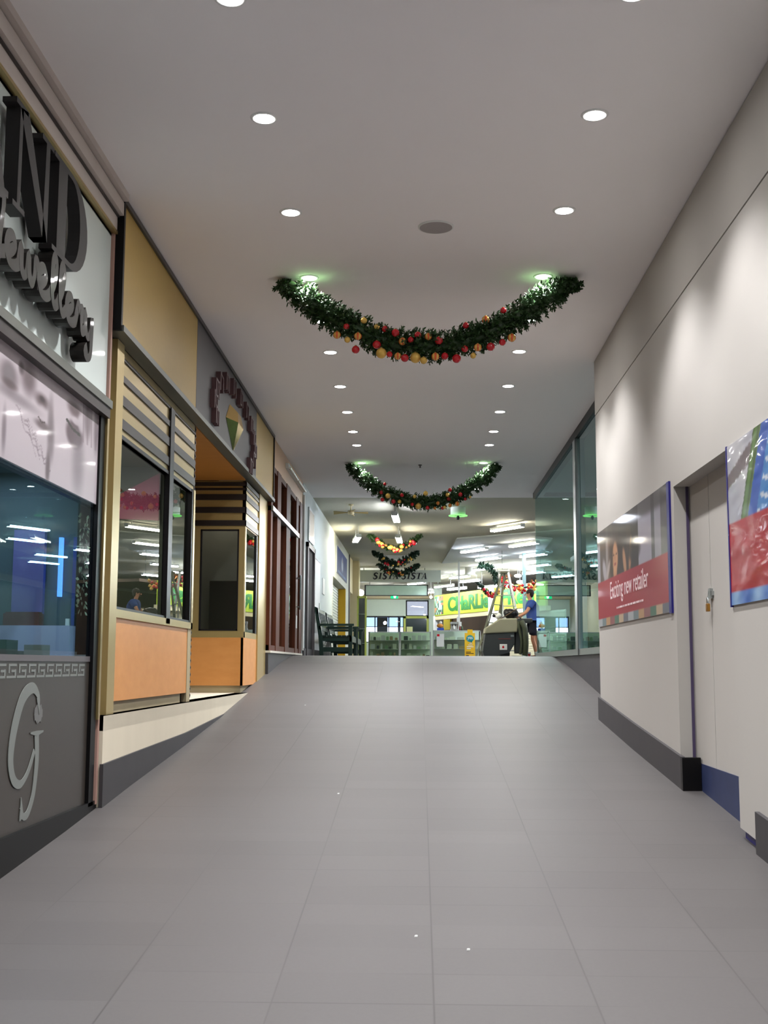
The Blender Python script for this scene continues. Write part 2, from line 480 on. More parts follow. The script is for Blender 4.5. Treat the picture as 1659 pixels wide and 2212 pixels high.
# baseboards
def skirt(name, x, th, y0, y1, h0, h1, m, lab):
    b = MB(); yy = profs(y0, y1)
    pts = [(x, y, gz(y)-.03) for y in yy]+[(x, y, gz(y)+h0+(h1-h0)*(y-y0)/(y1-y0)) for y in yy[::-1]]
    b.prism(pts, (th,0,0)); return struct(b.build(name, m), lab, 'baseboard')
skirt('baseboard_right', XR-.025, .03, 8.98, 13.02, .235, .235, m_skirt, 'dark skirting from door recess to hoarding end')
mb = MB(); mb.box(XR-.025, XR+.11, 8.93, 8.985, gz(8.95)-.03, gz(8.95)+.235)
struct(mb.build('baseboard_right.001', m_blackgl), 'black skirting end cap at the door recess', 'baseboard')
skirt('baseboard_right.002', XR-.025, .03, -8, 7.05, .235, .235, m_skirt, 'dark skirting of the near hoarding')

# the doors in the recess
d = thing('door_1', None, None, (2.05, 8.3, gz(8.3)))
struct(d, 'pair of cream plywood doors with a padlock', 'door')
XD = 2.05
mb = MB(); mb.box(XD, XD+.03, 8.515, Y1+.4, .93, 3.2); mb.build('door_leaf', m_cream, d)
mb = MB(); mb.box(XD, XD+.03, 7.3, 8.505, .93, 3.2); mb.build('door_leaf', m_cream, d)
mb = MB(); mb.box(XD-.016, XD, 8.43, 8.55, 2.14, 2.17); mb.box(XD-.02, XD, 8.46, 8.52, 2.12, 2.19); mb.build('hasp', m_steel, d)
pl = MB(); pl.box(XD-.04, XD-.018, 8.475, 8.525, 2.03, 2.085)
pk = pl.build('padlock', mat('brass', (176,128,60), .35, metal=.8), d, .004)
s = MB(); s.tube([(XD-.03, 8.485, 2.08),(XD-.03, 8.485, 2.115),(XD-.03, 8.5, 2.13),(XD-.03, 8.515, 2.115),(XD-.03, 8.515, 2.08)], .005, 8); s.build('shackle', m_steel, pk)
mb = MB(); mb.box(XR+.09, XR+.11, Y1-.012, Y1, gz(Y1), 3.0); mb.build('edge_strip', mat('violet_film', (74,64,92), .4), d)
mb = MB(); mb.prism([(XD-.006, y, z) for y, z in [(9.5, gz(9.5)-.03), (9.5,.95), (7.3,.95), (7.3, gz(7.3)-.03)]], (.03,0,0))
mb.build('kick_board', m_blueg, d)
mb = MB(); mb.prism([(XR+.03, y, z) for y, z in [(7.47, gz(7.47)-.03),(7.47, gz(7.47)+.07),(7.02, gz(7.02)+.07),(7.02, gz(7.02)-.03)]], (.02,0,0))
mb.build('bottom_seal', m_navy, d)

# ---------------------------------------------------------------- right glass shopfront
mb = MB(); yy = profs(13.0, 23.2)
mb.prism([(XG, y, gz(y)-.05) for y in yy]+[(XG, 23.2, 1.80), (XG, 13.0, 1.80)], (.14,0,0))
struct(mb.build('baseboard_right.003', m_skirt), 'dark base under the glass shopfront', 'baseboard')
wr = thing('window_1', None, None, (XG, 18, 1.8)); struct(wr, 'tall greenish glass shopfront beside the ramp top', 'window')
mb = MB(); mb.box(XG-.02, XG+.1, 13.0, 23.24, 1.80, 1.885); mb.build('bottom_rail', m_steel, wr)
mb = MB(); mb.box(XG-.03, XG+.12, 13.0, 23.24, 4.86, HC); mb.box(XG-.03, 8, 23.16, 23.3, 4.90, HC); mb.build('head_rail', m_blackgl, wr)
mb = MB(); mb.box(XG-.03, XG+.1, 16.93, 17.24, 1.80, 4.87); mb.build('mullion', m_steel, wr)
mb = MB(); mb.box(XG-.034, XG-.03, 16.92, 16.97, 1.80, 4.87); mb.build('mullion_seal', m_black, wr)
mb = MB(); mb.box(XG, XG+.012, 17.24, 23.2, 1.885, 4.86); mb.build('pane', m_glass_r, wr)
mb = MB(); mb.box(XG, XG+.012, 13.0, 16.93, 1.885, 4.86); mb.build('pane', m_glass_r, wr)
mb = MB(); mb.box(XG+.012, 7.8, 23.19, 23.202, 1.81, 4.9); mb.build('end_pane', m_glass_r, wr)
# the empty shop behind it
mb = MB(); mb.box(XG+.15, 8, 13.0, 23.2, UP-.1, UP)
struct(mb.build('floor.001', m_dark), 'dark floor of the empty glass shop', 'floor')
mb = MB(); mb.box(7.85, 8.0, 12.9, 23.2, UP, HC); mb.box(2.24, 8.0, 12.86, 13.0, 0, HC)
struct(mb.build('wall_right.001', mat('pale_teal_wall', (170,198,198), .8, var=.06, scale=1)), 'dark back walls of the empty glass shop', 'wall')

# ---------------------------------------------------------------- hall walls
mb = MB(); mb.box(12.2, 12.4, 12.9, 58, UP, HC); 
struct(mb.build('wall_right.002', m_palegreen), 'pale wall at the far right of the hall', 'wall')
mb = MB()
mb.box(-2.7, -.72, 57, 57.15, 3.95, HC); mb.box(-2.7, -2.56, 57, 57.15, UP, 3.95); mb.box(-2.56, -.72, 57, 57.15, UP, 2.7)
mb.box(-.72, -.62, 57, 57.15, UP, HC); mb.box(.42, 12.4, 57, 57.15, UP, HC); mb.box(-.62, .42, 57, 57.15, 4.68, HC)
struct(mb.build('wall_back.001', m_palegreen), 'pale green end wall of the hall', 'wall')
mb = MB(); mb.box(-2.7, 12.4, 56.5, 57, 4.75, HC); struct(mb.build('trim_2', m_cream2), 'cream bulkhead along the end wall', 'trim')
mb = MB(); mb.box(-4, 3, 59.5, 59.6, 1.5, 5.2); tag(struct(mb.build('exterior_daylight', m_day)), 'bright daylight outside the far windows', 'daylight')
w2 = thing('window_2', None, None, (-1.6, 57, 2.7)); struct(w2, 'wide far window with daylight outside', 'window')
mb = MB()
for x in (-2.56, -2.1, -1.45, -1.0, -.76): mb.box(x, x+.05, 57.0, 57.06, 2.7, 3.95)
mb.box(-2.56, -.72, 57.0, 57.06, 3.88, 3.95); mb.box(-2.56, -.72, 57.0, 57.06, 3.42, 3.46); mb.box(-2.56, -.72, 57.0, 57.06, 2.7, 2.75)
mb.build('frame', m_dark, w2)
mb = MB(); mb.box(-2.56, -.72, 57.08, 57.09, 3.44, 3.9); mb.build('upper_pane', glassmat('smoky_glass', (.30,.36,.42), 1.5), w2)
mb = MB(); mb.box(-2.0, -1.5, 57.6, 57.9, UP, 3.9); mb.box(-.98,-.88,57.6,57.7,UP,3.9); mb.build('outside_post', m_dark, w2)
d2 = thing('door_2', None, None, (-.1, 57, UP)); struct(d2, 'far glazed door in a yellow-green frame', 'door')
mb = MB()
mb.box(-.72, -.62, 56.96, 57.1, UP, 3.95); mb.box(.36, .46, 56.96, 57.1, UP, 3.95); mb.box(-.72, .46, 56.96, 57.1, 3.84, 3.95); mb.build('frame', m_ygreen, d2)
mb = MB(); mb.box(-.62, .36, 57.04, 57.06, UP, 3.84); mb.build('pane', mat('dark_teal_glass', (34,52,52), .15, coat=.5, var=.3, scale=2), d2)
mb = MB(); mb.box(-.58, -.3, 57.0, 57.02, 3.0, 3.45); mb.build('paper_notice', mat('pale_yellow_paper', (226,232,170), .8), d2)
w3 = thing('window_3', None, None, (-.1, 57, 4.0)); struct(w3, 'blue-lit transom window above the far door', 'window')
mb = MB()
for a in ((-.62,-.56,3.95,4.7),(.4,.46,3.95,4.7),(-.62,.46,4.64,4.7),(-.62,.46,3.95,3.99)): mb.box(a[0],a[1],57.0,57.06,a[2],a[3])
mb.build('frame', m_dark, w3)
mb = MB(); mb.box(-.58, .42, 57.08, 57.09, 3.99, 4.66); mb.build('pane', glassmat('blue_film_glass', (.26,.26,.25), 1.5), w3)
mb = MB(); mb.box(.62, .95, 50, 50.3, UP, HC); struct(mb.build('trim_3', m_palegreen), 'pale green column left of the lime sign', 'column')

# ================================================================ LEFT SIDE
# ---- near shop: sign, poster, window, brown lower panel
XA = -2.18
mb = MB(); mb.box(-2.7, XA, -8, 8.2, 4.66, HC)
mb.box(XA, XA+.03, -8, 8.2, 4.70, 4.815); mb.box(XA, XA+.075, -8, 8.2, 4.825, HC-.06); mb.box(XA, XA+.11, -8, 8.2, HC-.05, HC)
struct(mb.build('trim_4', m_ledge), 'stepped pale cornice above the near shop sign', 'cornice')
mb = MB(); mb.box(XA, XA+.045, -8, 8.2, 4.812, 4.828); struct(mb.build('trim_5', m_dkstrip), 'dark line in the pale cornice', 'trim')
mb = MB(); mb.box(XA, XA+.04, -8, 8.18, 4.68, 4.702); struct(mb.build('trim_6', m_goldm), 'thin gold bead over the near sign', 'trim')

sg = thing('shop_sign', 'grey-green shop sign with raised dark letters AND over a script word', 'sign', (XA, 5, 4.0))
mb = MB(); mb.box(XA-.05, XA, -2, 8.16, 3.45, 4.69); mb.build('board', m_sign, sg)
def letter(polys, y0, wy, z0, hz, x0, th, mats):
    b = MB()
    for p in polys:
        pts = [(x0, y0+a*wy, z0+c*hz) for a, c in p]
        b.prism(pts, (th,0,0), 1)
        b.add([(x0+th+.001, q[1], q[2]) for q in pts], [tuple(range(len(pts)))], 0)
    return b.build('letter', mats, sg)
m_lside = mat('letter_side', (34,31,32), .5)
LT = [m_letter, m_lside]
z0, hz = 3.98, .58
letter([[(0,0),(.3,0),(.3,.06),(0,.06)],[(.12,.06),(.2,.06),(.56,1),(.46,1)],[(.46,1),(.62,1),(.96,.06),(.72,.06)],[(.62,0),(1.05,0),(1.05,.06),(.62,.06)],[(.26,.34),(.7,.34),(.68,.42),(.28,.42)]], 5.08, .66, z0, hz, XA+.03, .075, LT)
letter([[(0,0),(.3,0),(.3,.05),(0,.05)],[(.1,.05),(.18,.05),(.18,.95),(.1,.95)],[(0,.95),(.3,.95),(.3,1),(0,1)],[(.1,.95),(.32,1),(.92,.0),(.78,0)],[(.78,.0),(.92,0),(.92,.95),(.82,.95)],[(.7,.95),(1.04,.95),(1.04,1),(.7,1)]], 5.84, .62, z0, hz, XA+.03, .075, LT)
def Dp():
    o = []; n = 14
    outer = [(.5+.5*math.cos(t), .5+.5*math.sin(t)) for t in [math.pi/2-math.pi*k/n for k in range(n+1)]]
    inner = [(.5+.27*math.cos(t), .5+.44*math.sin(t)) for t in [math.pi/2-math.pi*k/n for k in range(n+1)]]
    for k in range(n): o.append([outer[k], outer[k+1], inner[k+1], inner[k]])
    o.append([(0,.95),(.5,.94),(.5,1),(0,1)]); o.append([(0,0),(.5,0),(.5,.06),(0,.05)]); o.append([(.12,.05),(.36,.05),(.36,.95),(.12,.95)])
    return o
letter(Dp(), 6.50, .70, z0, hz, XA+.03, .075, LT)
GLY = {'J': ([(.05,1.75),(.35,2.0),(.75,1.95),(.62,.6),(.5,-.5),(.25,-.8),(.08,-.45),(.5,-.05),(.9,.2)], .9),
 'e': ([(0,.2),(.35,.42),(.6,.75),(.45,1),(.2,.85),(.1,.42),(.3,.03),(.6,.05),(.85,.25)], .85),
 'w': ([(0,.3),(.13,.95),(.18,.3),(.35,.03),(.52,.3),(.6,.9),(.66,.3),(.85,.03),(1.0,.4),(1.05,.98),(1.25,.75)], 1.2),
 'l': ([(0,.2),(.35,.9),(.5,1.6),(.35,1.88),(.2,1.5),(.2,.4),(.38,.03),(.62,.25)], .6),
 'r': ([(0,.2),(.15,.8),(.22,1.08),(.35,.88),(.56,.95),(.48,.5),(.55,.08),(.78,.25)], .75),
 'y': ([(0,.4),(.1,.98),(.14,.4),(.35,.08),(.58,.4),(.68,.98),(.66,.2),(.6,-.55),(.35,-.8),(.12,-.62),(.3,-.4)], .85)}
mb = MB(); px = 5.50
for ch in 'Jewellery':
    pts, wd = GLY[ch]
    sp_ = spline([(XA+.03, px+a*.252, 3.66+c*.15) for a, c in pts], 5)
    n = len(sp_)
    mb.ribbon(sp_, [.05+.022*abs(math.sin(7*i/n+1)) for i in range(n)], (1,0,0), .085, lift=.004)
    px += wd*.252
mb.build('script_word', m_script, sg)
# frame round sign and poster
mb = MB(); mb.box(-2.3, XA+.05, -2, 8.1, 3.33, 3.40); struct(mb.build('trim_7', m_dkstrip), 'dark rail between near sign and poster', 'trim')
mb = MB(); mb.box(XA, XA+.06, -2, 8.12, 3.40, 3.455); struct(mb.build('trim_8', m_steel2), 'bright metal rail under the near sign', 'trim')
mb = MB(); mb.box(-2.25, XA+.02, 8.16, 8.2, .72, 4.69); struct(mb.build('trim_9', m_pink), 'dusky pink edge strip of near shop', 'trim')
mb = MB(); mb.box(-2.25, XA+.03, 8.115, 8.16, 1.28, 3.42); struct(mb.build('trim_10', m_goldm), 'pale gold vertical strip at near shop end', 'trim')
mb = MB(); mb.box(-2.3, XA+.015, 8.0, 8.115, .72, 3.34); struct(mb.build('trim_11', m_blackgl), 'black post at the near shop end', 'post')
mb = MB(); yy = profs(-8, 8.2)
mb.prism([(-2.5, y, gz(y)-.05) for y in yy]+[(-2.5, 8.2, .745), (-2.5, -8, .745)], (.335,0,0))
struct(mb.build('baseboard_left', m_blackgl), 'black base under the near shop', 'baseboard')

FACES = [
(7.42,3.25,0.119,0.040,(140, 112, 118),0.85,0.60),
(7.44,3.09,0.159,0.074,(150, 124, 134),0.90,0.25),
(7.46,3.18,0.080,0.020,(212, 200, 206),0.90,0.40),
(7.58,3.19,0.062,0.052,(214, 204, 210),0.90,0.40),
(7.73,3.25,0.075,0.101,(166, 146, 154),0.70,0.60),
(7.94,3.22,0.057,0.122,(170, 152, 160),0.60,0.60),
(6.77,3.16,0.100,0.031,(130, 105, 110),0.85,0.70),
(6.77,3.17,0.041,0.013,(88, 68, 76),0.80,0.60),
(6.78,3.09,0.066,0.037,(206, 194, 200),0.80,0.50),
(6.80,3.02,0.117,0.021,(150, 126, 130),0.80,0.60),
(6.96,2.97,0.052,0.107,(168, 148, 156),0.70,0.70),
(6.92,2.79,0.034,0.080,(136, 112, 118),0.70,0.60),
(6.94,3.10,0.043,0.107,(186, 168, 174),0.60,0.70),
(6.52,3.23,0.100,0.070,(142, 118, 124),0.80,0.70),
(6.39,3.26,0.037,0.029,(100, 80, 86),0.80,0.60),
(6.20,3.17,0.125,0.067,(172, 152, 158),0.70,0.50),
(6.20,3.18,0.077,0.052,(202, 190, 196),0.90,0.40),
(6.22,3.13,0.091,0.019,(150, 126, 130),0.80,0.60),
(6.16,2.87,0.027,0.095,(150, 128, 140),0.60,0.70),
(6.32,3.08,0.289,0.024,(186, 170, 178),0.60,0.80),
(7.54,2.93,0.102,0.174,(196, 180, 190),0.60,0.80)]
def seg(Y, z, y0, z0, y1, z1, w0):
    t = max(0, min(1, ((Y-y0)*(y1-y0)+(z-z0)*(z1-z0))/((y1-y0)**2+(z1-z0)**2)))
    return math.hypot((Y-y0-(y1-y0)*t)/3.2, z-z0-(z1-z0)*t) < w0
def fA(u, v):
    Y, z = 5+3.0*u, 2.72+.61*v
    c = (206,195,201)
    for cy_, cz_, ry, rz, col, al, so in FACES:
        if abs(Y-cy_) < ry*2 and abs(z-cz_) < rz*2: c = mixc(c, (col if min(col) > 190 else tuple(q*.64 for q in col)), al*ell(Y, z, cy_, cz_, ry*1.15, rz*1.15, so))
    if 7.6 < Y and z > 3.08: c = mixc(c, (120,102,110), .45*max(0, math.sin(Y*64+z*5)))
    if seg(Y, z, 7.28, 3.15, 7.38, 3.12, .011) or seg(Y, z, 7.38, 3.12, 7.54, 3.11, .010): c = (58,56,52)
    if seg(Y, z, 6.72, 3.055, 6.77, 3.035, .005) or seg(Y, z, 6.77, 3.035, 6.83, 3.045, .004): c = (84,70,70)
    for k in range(5):            # loose strands of hair
        t = (Y-6.32-k*.07)/.38
        if 0 < t < 1:
            zz = 3.04-.20*t+.018*math.sin(t*(11+3*k)+k*2.3)-k*.016
            if abs(z-zz) < .006: c = mixc(c, (126,110,118), .6*(.4+.6*abs(math.sin(t*7+k*1.7))))
    return c
p = poster('shop_poster', (XA-.01, 5.0, 2.72), (0,3.0,0), (0,0,.61), 260, 110, fA, printmat('glossy_print', .32, .2), .01)
tag(p, 'pale pink poster of glossy faces above the near shop window', 'poster')

wa = thing('window_4', None, None, (XA, 6, 1.7)); struct(wa, 'blue-tinted near shop window under the face poster', 'window')
mb = MB(); mb.box(XA-.02, XA-.01, -2, 8.0, 1.70, 2.72); mb.build('pane', m_glass_a, wa)
mb = MB(); mb.box(XA-.05, XA-.005, -2, 8.0, 1.665, 1.70); mb.box(XA-.06, XA-.02, -2, 8.0, 2.70, 2.725); mb.build('frame', m_dkgrey, wa)
pa = thing('window_panel', 'brown filmed lower panel with white key pattern and curly letter G', 'panel', (XA, 6, .75))
mb = MB(); mb.box(XA-.05, XA-.01, -2, 8.0, .745, 1.665); mb.build('panel_sheet', m_brownp, pa)
mb = MB(); xk = XA-.008; yk = 4.4
def kb(y0, y1, z0, z1): mb.box(xk-.003, xk, y0, y1, z0, z1)
while yk < 7.85:
    t = .013
    kb(yk, yk+.13, 1.637, 1.65); kb(yk, yk+.022, 1.60, 1.637); kb(yk+.045, yk+.10, 1.605, 1.618); kb(yk-.03, yk+.10, 1.573, 1.586); kb(yk+.10, yk+.122, 1.573, 1.62)
    yk += .168
mb.build('key_pattern', m_decal, pa)
mb = MB()
c1 = spline([(xk, a, b) for a, b in [(6.95,1.40),(6.93,1.47),(6.82,1.515),(6.66,1.46),(6.54,1.30),(6.50,1.14),(6.56,1.03),(6.68,.995),(6.80,1.05),(6.90,1.16)]], 6)
n = len(c1); mb.ribbon(c1, [.035+.055*math.sin(math.pi*min(1, i/n*1.15))**2 for i in range(n)], (1,0,0), .003)
mb.ribbon([(xk, 6.93, 1.46),(xk, 6.96, 1.36)], [.05,.004], (1,0,0), .003)
c2 = spline([(xk, a, b) for a, b in [(6.93,1.25),(6.95,1.12),(6.935,1.0),(6.90,.90),(6.82,.82),(6.74,.815),(6.70,.87)]], 6)
n = len(c2); mb.ribbon(c2, [.075-.045*i/n for i in range(n)], (1,0,0), .003)
mb.ribbon([(xk, 6.82, 1.262),(xk, 6.93, 1.255),(xk, 7.05, 1.262)], [.01,.03,.01], (1,0,0), .003)
mb.ribbon([(xk, 6.70, .92),(xk, 6.72, .80)], [.006,.07], (1,0,0), .003)
mb.build('letter_g', m_decal, pa)
mb = MB()
for k in range(9): 
    a = k*2*math.pi/9; mb.ribbon([(xk-.001, 6.95, 1.365),(xk-.001, 6.95+.075*math.cos(a), 1.365+.05*math.sin(a))], [.02,.045], (1,0,0), .002)
mb.build('rose_print', mat('faint_rose', (104,104,102), .5), pa)

# inside the near shop: showcase end with boxes
mb = MB(); mb.box(-4.2, -4.1, -2, 8.09, .7, 3.4); struct(mb.build('wall_left', m_teal), 'teal back wall inside the near shop', 'wall')
mb = MB(); mb.box(-4.2, XA-.12, 8.09, 8.16, .7, 3.4); struct(mb.build('wall_left.010', m_teal), 'teal showcase end wall inside the near shop', 'wall')
mb = MB(); mb.box(-4.1, XA-.06, -2, 8.09, 1.5, 1.6); struct(mb.build('floor.003', m_teal), 'showcase floor inside the near shop', 'floor')
mb = MB(); mb.box(-4.1, XA-.06, -2, 8.09, 2.95, 3.3); struct(mb.build('ceiling.004', m_teal), 'showcase ceiling inside the near shop', 'ceiling')
it = mat('lavender_board', (168,172,196), .6); ig = mat('dark_green_box', (38,66,54), .6); ib = mat('beige_box', (128,124,112), .6)
mb = MB(); mb.box(-2.78, -2.29, 7.86, 8.0, 1.6, 1.90); tag(mb.build('display_block', it), 'lavender display block inside the near shop window', 'display block')
mb = MB(); mb.box(-2.78, -2.58, 7.5, 7.72, 1.6, 1.80); mb.box(-2.78, -2.5, 7.5, 7.72, 1.6, 1.73); tag(mb.build('display_step', ig), 'dark green stepped display block behind the glass', 'display block')
mb = MB(); mb.box(-2.5, -2.38, 7.6, 7.75, 1.6, 1.77); tag(mb.build('display_box', ib), 'small beige display box beside the green step', 'display block')
mb = MB(); mb.box(-2.33, -2.21, 8.02, 8.08, 1.6, 2.5); tag(mb.build('blue_board', mat('royal_blue_board', (44,60,150), .5)), 'royal blue upright board at the window end', 'board')
mb = MB(); mb.box(-2.435, -2.412, 8.04, 8.08, 2.10, 2.50); tag(mb.build('light_strip', glow('blue_light', (90,150,255), 1.6)), 'glowing blue light strip inside the near shop', 'light')
mb = MB(); mb.box(-2.74, -2.53, 8.03, 8.08, 1.95, 2.55); tag(mb.build('display_picture', mat('violet_picture', (104,100,160), .5)), 'violet picture panel in the near shop showcase', 'picture')
mb = MB(); mb.box(-2.74, -2.5, 7.88, 7.98, 1.90, 1.98); mb.box(-2.73, -2.51, 7.89, 7.97, 1.98, 1.99); tag(mb.build('maroon_box', mat('maroon_card', (92,46,50), .5)), 'dark maroon box on the lavender block in the near window', 'box')
mb = MB(); mb.box(-2.36, -2.335, 8.0, 8.03, 1.6, 1.95); mb.box(-2.38, -2.32, 7.98, 8.04, 1.6, 1.62); tag(mb.build('necklace_stand', mat('pale_green_stand', (206,220,206), .5)), 'slim pale upright stand beside the lavender block', 'stand')
# leaf garland hanging in the window corner
mb = MB()
for i in range(90):
    z = 1.98+.68*i/90; a = random.uniform(0, 6.28); r = random.uniform(.012, .035)
    c = Vector((-2.235+.02*math.cos(a), 7.93+r*1.2*math.sin(a), z)); d = Vector((.3*math.cos(a), math.sin(a), random.uniform(-.8,.3))).normalized()*.03
    s_ = d.cross(Vector((1,0,0))).normalized()*.012
    mb.prism([c, c+d*.5+s_, c+d, c+d*.5-s_], (.002,0,0))
tag(mb.build('leaf_garland', mat('pale_leaf', (190,190,160), .6, rgb2=(120,140,96))), 'pale leaf garland hanging at the near window edge', 'garland')
ld = bpy.data.lights.new('showcase_lamp', 'AREA'); ld.energy = 9; ld.color = (.86,.93,1); ld.size = .5; ld.size_y = 1.6; ld.shape = 'RECTANGLE'
lo = bpy.data.objects.new('showcase_lamp', ld); COL.objects.link(lo); lo.location = (-2.7, 7.1, 2.93); lo.rotation_euler = (0,0,0)

# ---- jewellery shop with the gold fascia
XB = -2.2
fa = thing('shop_fascia', 'long gold and charcoal fascia board of the jewellery shop', 'fascia', (-2.12, 12.5, 4.0))
mb = MB(); mb.box(-2.6, -2.135, 8.24, 17.24, 4.02, HC-.02); mb.build('core', m_dkgrey, fa)
mb = MB(); mb.box(-2.135, -2.12, 8.25, 11.16, 4.03, 4.93); mb.build('gold_panel', m_gold, fa)
mb = MB(); mb.box(-2.135, -2.118, 11.16, 15.4, 4.03, 4.93); mb.build('charcoal_panel', m_dkgrey, fa)
mb = MB(); mb.box(-2.135, -2.12, 15.4, 17.22, 4.03, 4.93); mb.build('gold_panel', m_gold, fa)
mb = MB(); mb.box(-2.14, -2.10, 8.22, 17.26, 4.93, HC-.01); mb.box(-2.14, -2.10, 17.22, 17.26, 4.0, HC-.01); mb.build('top_trim', m_dkstrip, fa)
mb = MB(); mb.box(-2.2, -2.085, 8.22, 17.24, 3.985, 4.03); mb.build('bottom_trim', m_steel2, fa)
mb = MB(); mb.box(-2.25, -2.10, 8.2, 8.24, 3.99, HC-.01); mb.build('end_cap', m_blackgl, fa)
# logo: arc of small raised letters round a faceted gold diamond
lg = thing('shop_logo', 'faceted gold diamond inside an arc of small raised letters', 'logo', (-2.118, 13.4, 4.3))
cy, cz = 13.45, 4.32
D = [(-2.115,cy-.55,cz+.02),(-2.115,cy-.3,cz+.22),(-2.115,cy+.3,cz+.22),(-2.115,cy+.55,cz+.02),(-2.115,cy,cz-.26)]
T = [(-2.03,cy-.2,cz+.03),(-2.03,cy+.2,cz+.03),(-2.05,cy-.12,cz+.16),(-2.05,cy+.12,cz+.16)]
mb = MB(); vs = D+T
mb.add(vs, [(0,4,5),(4,6,5),(4,3,6),(0,5,7,1),(1,7,8,2),(2,8,6,3),(5,6,8,7)])
mb.build('diamond', mat('polished_gold', (214,178,92), .16, metal=1, var=.02), lg)
m_lpink = mat('mauve_letter', (90,66,68), .45)
for k in range(13):
    mb = MB()
    a = math.pi*(1.12-1.34*k/12)
    y = cy+.05+1.5*math.cos(a); z = cz+.02+.40*math.sin(a)
    hgt, wd = .19, .22
    tang = Vector((0, 1, 0)); rad = Vector((0, 0, 1))
    o = Vector((-2.117, y, z)); kind = (k*5) % 4
    def S(p, q, w_): mb.ribbon([o+tang*p[0]*wd+rad*p[1]*hgt, o+tang*q[0]*wd+rad*q[1]*hgt], [w_, w_], (1,0,0), .05)
    S((-.4,-.5), (-.4,.5), .035)
    S((.4,-.5), (.4,.3+.1*(k % 3)), .03)
    if kind < 3: S((0,-.5+.2*(k % 2)), (0,.5), .022)
    if kind != 1: S((-.4,.45),(.4,.30+.05*(k % 3)), .02)
    if kind == 2: S((-.4,-.45),(.0,-.45), .02)
    mb.build('letter', m_lpink, lg)

# shopfront blocks
s = thing('shopfront_bay', 'gold framed jewellery shop window bay with orange timber panels below', 'shopfront', (XB, 10, 1.3))
mb = MB(); mb.box(-2.36, XB+.03, 8.40, 8.60, 1.25, 3.98); mb.build('column', m_goldc, s)
mb = MB(); mb.box(XB-.04, XB, 8.6, 11.57, 3.3, 3.98); mb.build('header_panel', m_goldm, s)
mb = MB()
for z, h in ((3.885,.022),(3.725,.05),(3.55,.075),(3.375,.075)): mb.box(XB, XB+.012, 8.6, 11.57, z, z+h)
mb.build('dark_band', m_dkstrip, s)
mb = MB(); mb.box(XB-.03, XB+.02, 10.36, 10.52, 2.0, 3.9); mb.box(XB-.03, XB+.015, 11.44, 11.5, 2.05, 3.33); mb.box(XB-.05, XB+.01, 8.6, 11.5, 3.30, 3.33); mb.box(XB-.05, XB+.01, 8.6, 11.5, 2.04, 2.065); mb.build('window_frame', m_black, s)
mb = MB(); mb.box(XB-.03, XB-.02, 8.6, 10.36, 2.06, 3.31); mb.build('pane', m_glass_b, s)
mb = MB(); mb.box(XB-.03, XB-.02, 10.52, 11.45, 2.06, 3.31); mb.build('pane', m_glass_b, s)
mb = MB(); mb.box(XB-.06, XB+.02, 8.6, 11.58, 1.985, 2.045); mb.box(XB-.03, XB+.02, 11.5, 11.58, 1.985, 3.33); mb.build('sill_trim', m_goldc, s)
mb = MB(); mb.box(XB-.06, XB+.005, 8.58, 11.4, 1.385, 1.985); mb.build('timber_panel', m_orange, s)
mb = MB(); mb.box(XB-.5, XB-.02, 8.6, 11.25, 1.30, 1.385); mb.build('kick_board', m_tan, s)
mb = MB(); mb.box(XB-.04, XB+.01, 11.40, 11.56, 1.30, 2.0); mb.build('end_panel', m_tan, s)
# folded security grille at the entrance edge
mb = MB(); mb.box(XB-.12, XB-.02, 11.58, 11.66, 1.30, 3.98)
for k in range(40):
    z = 1.32+k*.0665
    mb.bar((XB-.005, 11.585, z), (XB-.005, 11.65, z+.033), .012, .012); mb.bar((XB-.005, 11.65, z+.033), (XB-.005, 11.585, z+.0665), .012, .012)
tag(mb.build('folded_grille', m_dkstrip), 'folded dark security grille beside the jewellery entrance', 'grille')
# inside bay
mb = MB(); mb.box(-3.6, -3.5, 8.2, 11.55, 1.3, 3.99); mb.box(-3.6, XB-.06, 8.22, 8.38, 1.3, 3.99); mb.box(-3.5, XB-.06, 11.47, 11.55, 1.3, 3.99); mb.box(-3.5, XB-.07, 8.4, 11.47, 3.55, 3.7); mb.box(-3.5, XB-.08, 8.4, 11.47, 1.9, 2.04)
struct(mb.build('wall_left.001', mat('grey_green_interior', (120,128,112), .8, var=.15, scale=2)), 'grey interior of the jewellery window bay', 'wall')
mb = MB(); mb.prism([(-2.98, 11.40, 3.04), (-2.5, 11.40, 3.02), (-2.5, 11.40, 3.48), (-2.98, 11.40, 3.22)], (0,.04,0))
tag(mb.build('display_sheet', mat('magenta_panel', (214,96,140), .6)), 'magenta sloping panel inside the jewellery window', 'panel')
mb = MB(); mb.box(-2.44, -2.3, 11.40, 11.44, 3.1, 3.46); tag(mb.build('white_card', mat('white_card', (226,232,240), .6)), 'white card beside the magenta panel', 'card')
ld = bpy.data.lights.new('window_fill_light', 'AREA'); ld.energy = 5; ld.color = (1,.98,.9); ld.size = .5  # fill light added to brighten the inside of the window bay
lo = bpy.data.objects.new('window_fill_light', ld); COL.objects.link(lo); lo.location = (-2.8, 10.6, 3.53)
ld = bpy.data.lights.new('bay_fill_light', 'AREA'); ld.energy = 1.6; ld.color = (1,.98,.94); ld.size = .25  # small fill added behind the banded bay glass, which stays dark otherwise
lo = bpy.data.objects.new('bay_fill_light', ld); COL.objects.link(lo); lo.location = (-2.5, 15.36, 3.9)

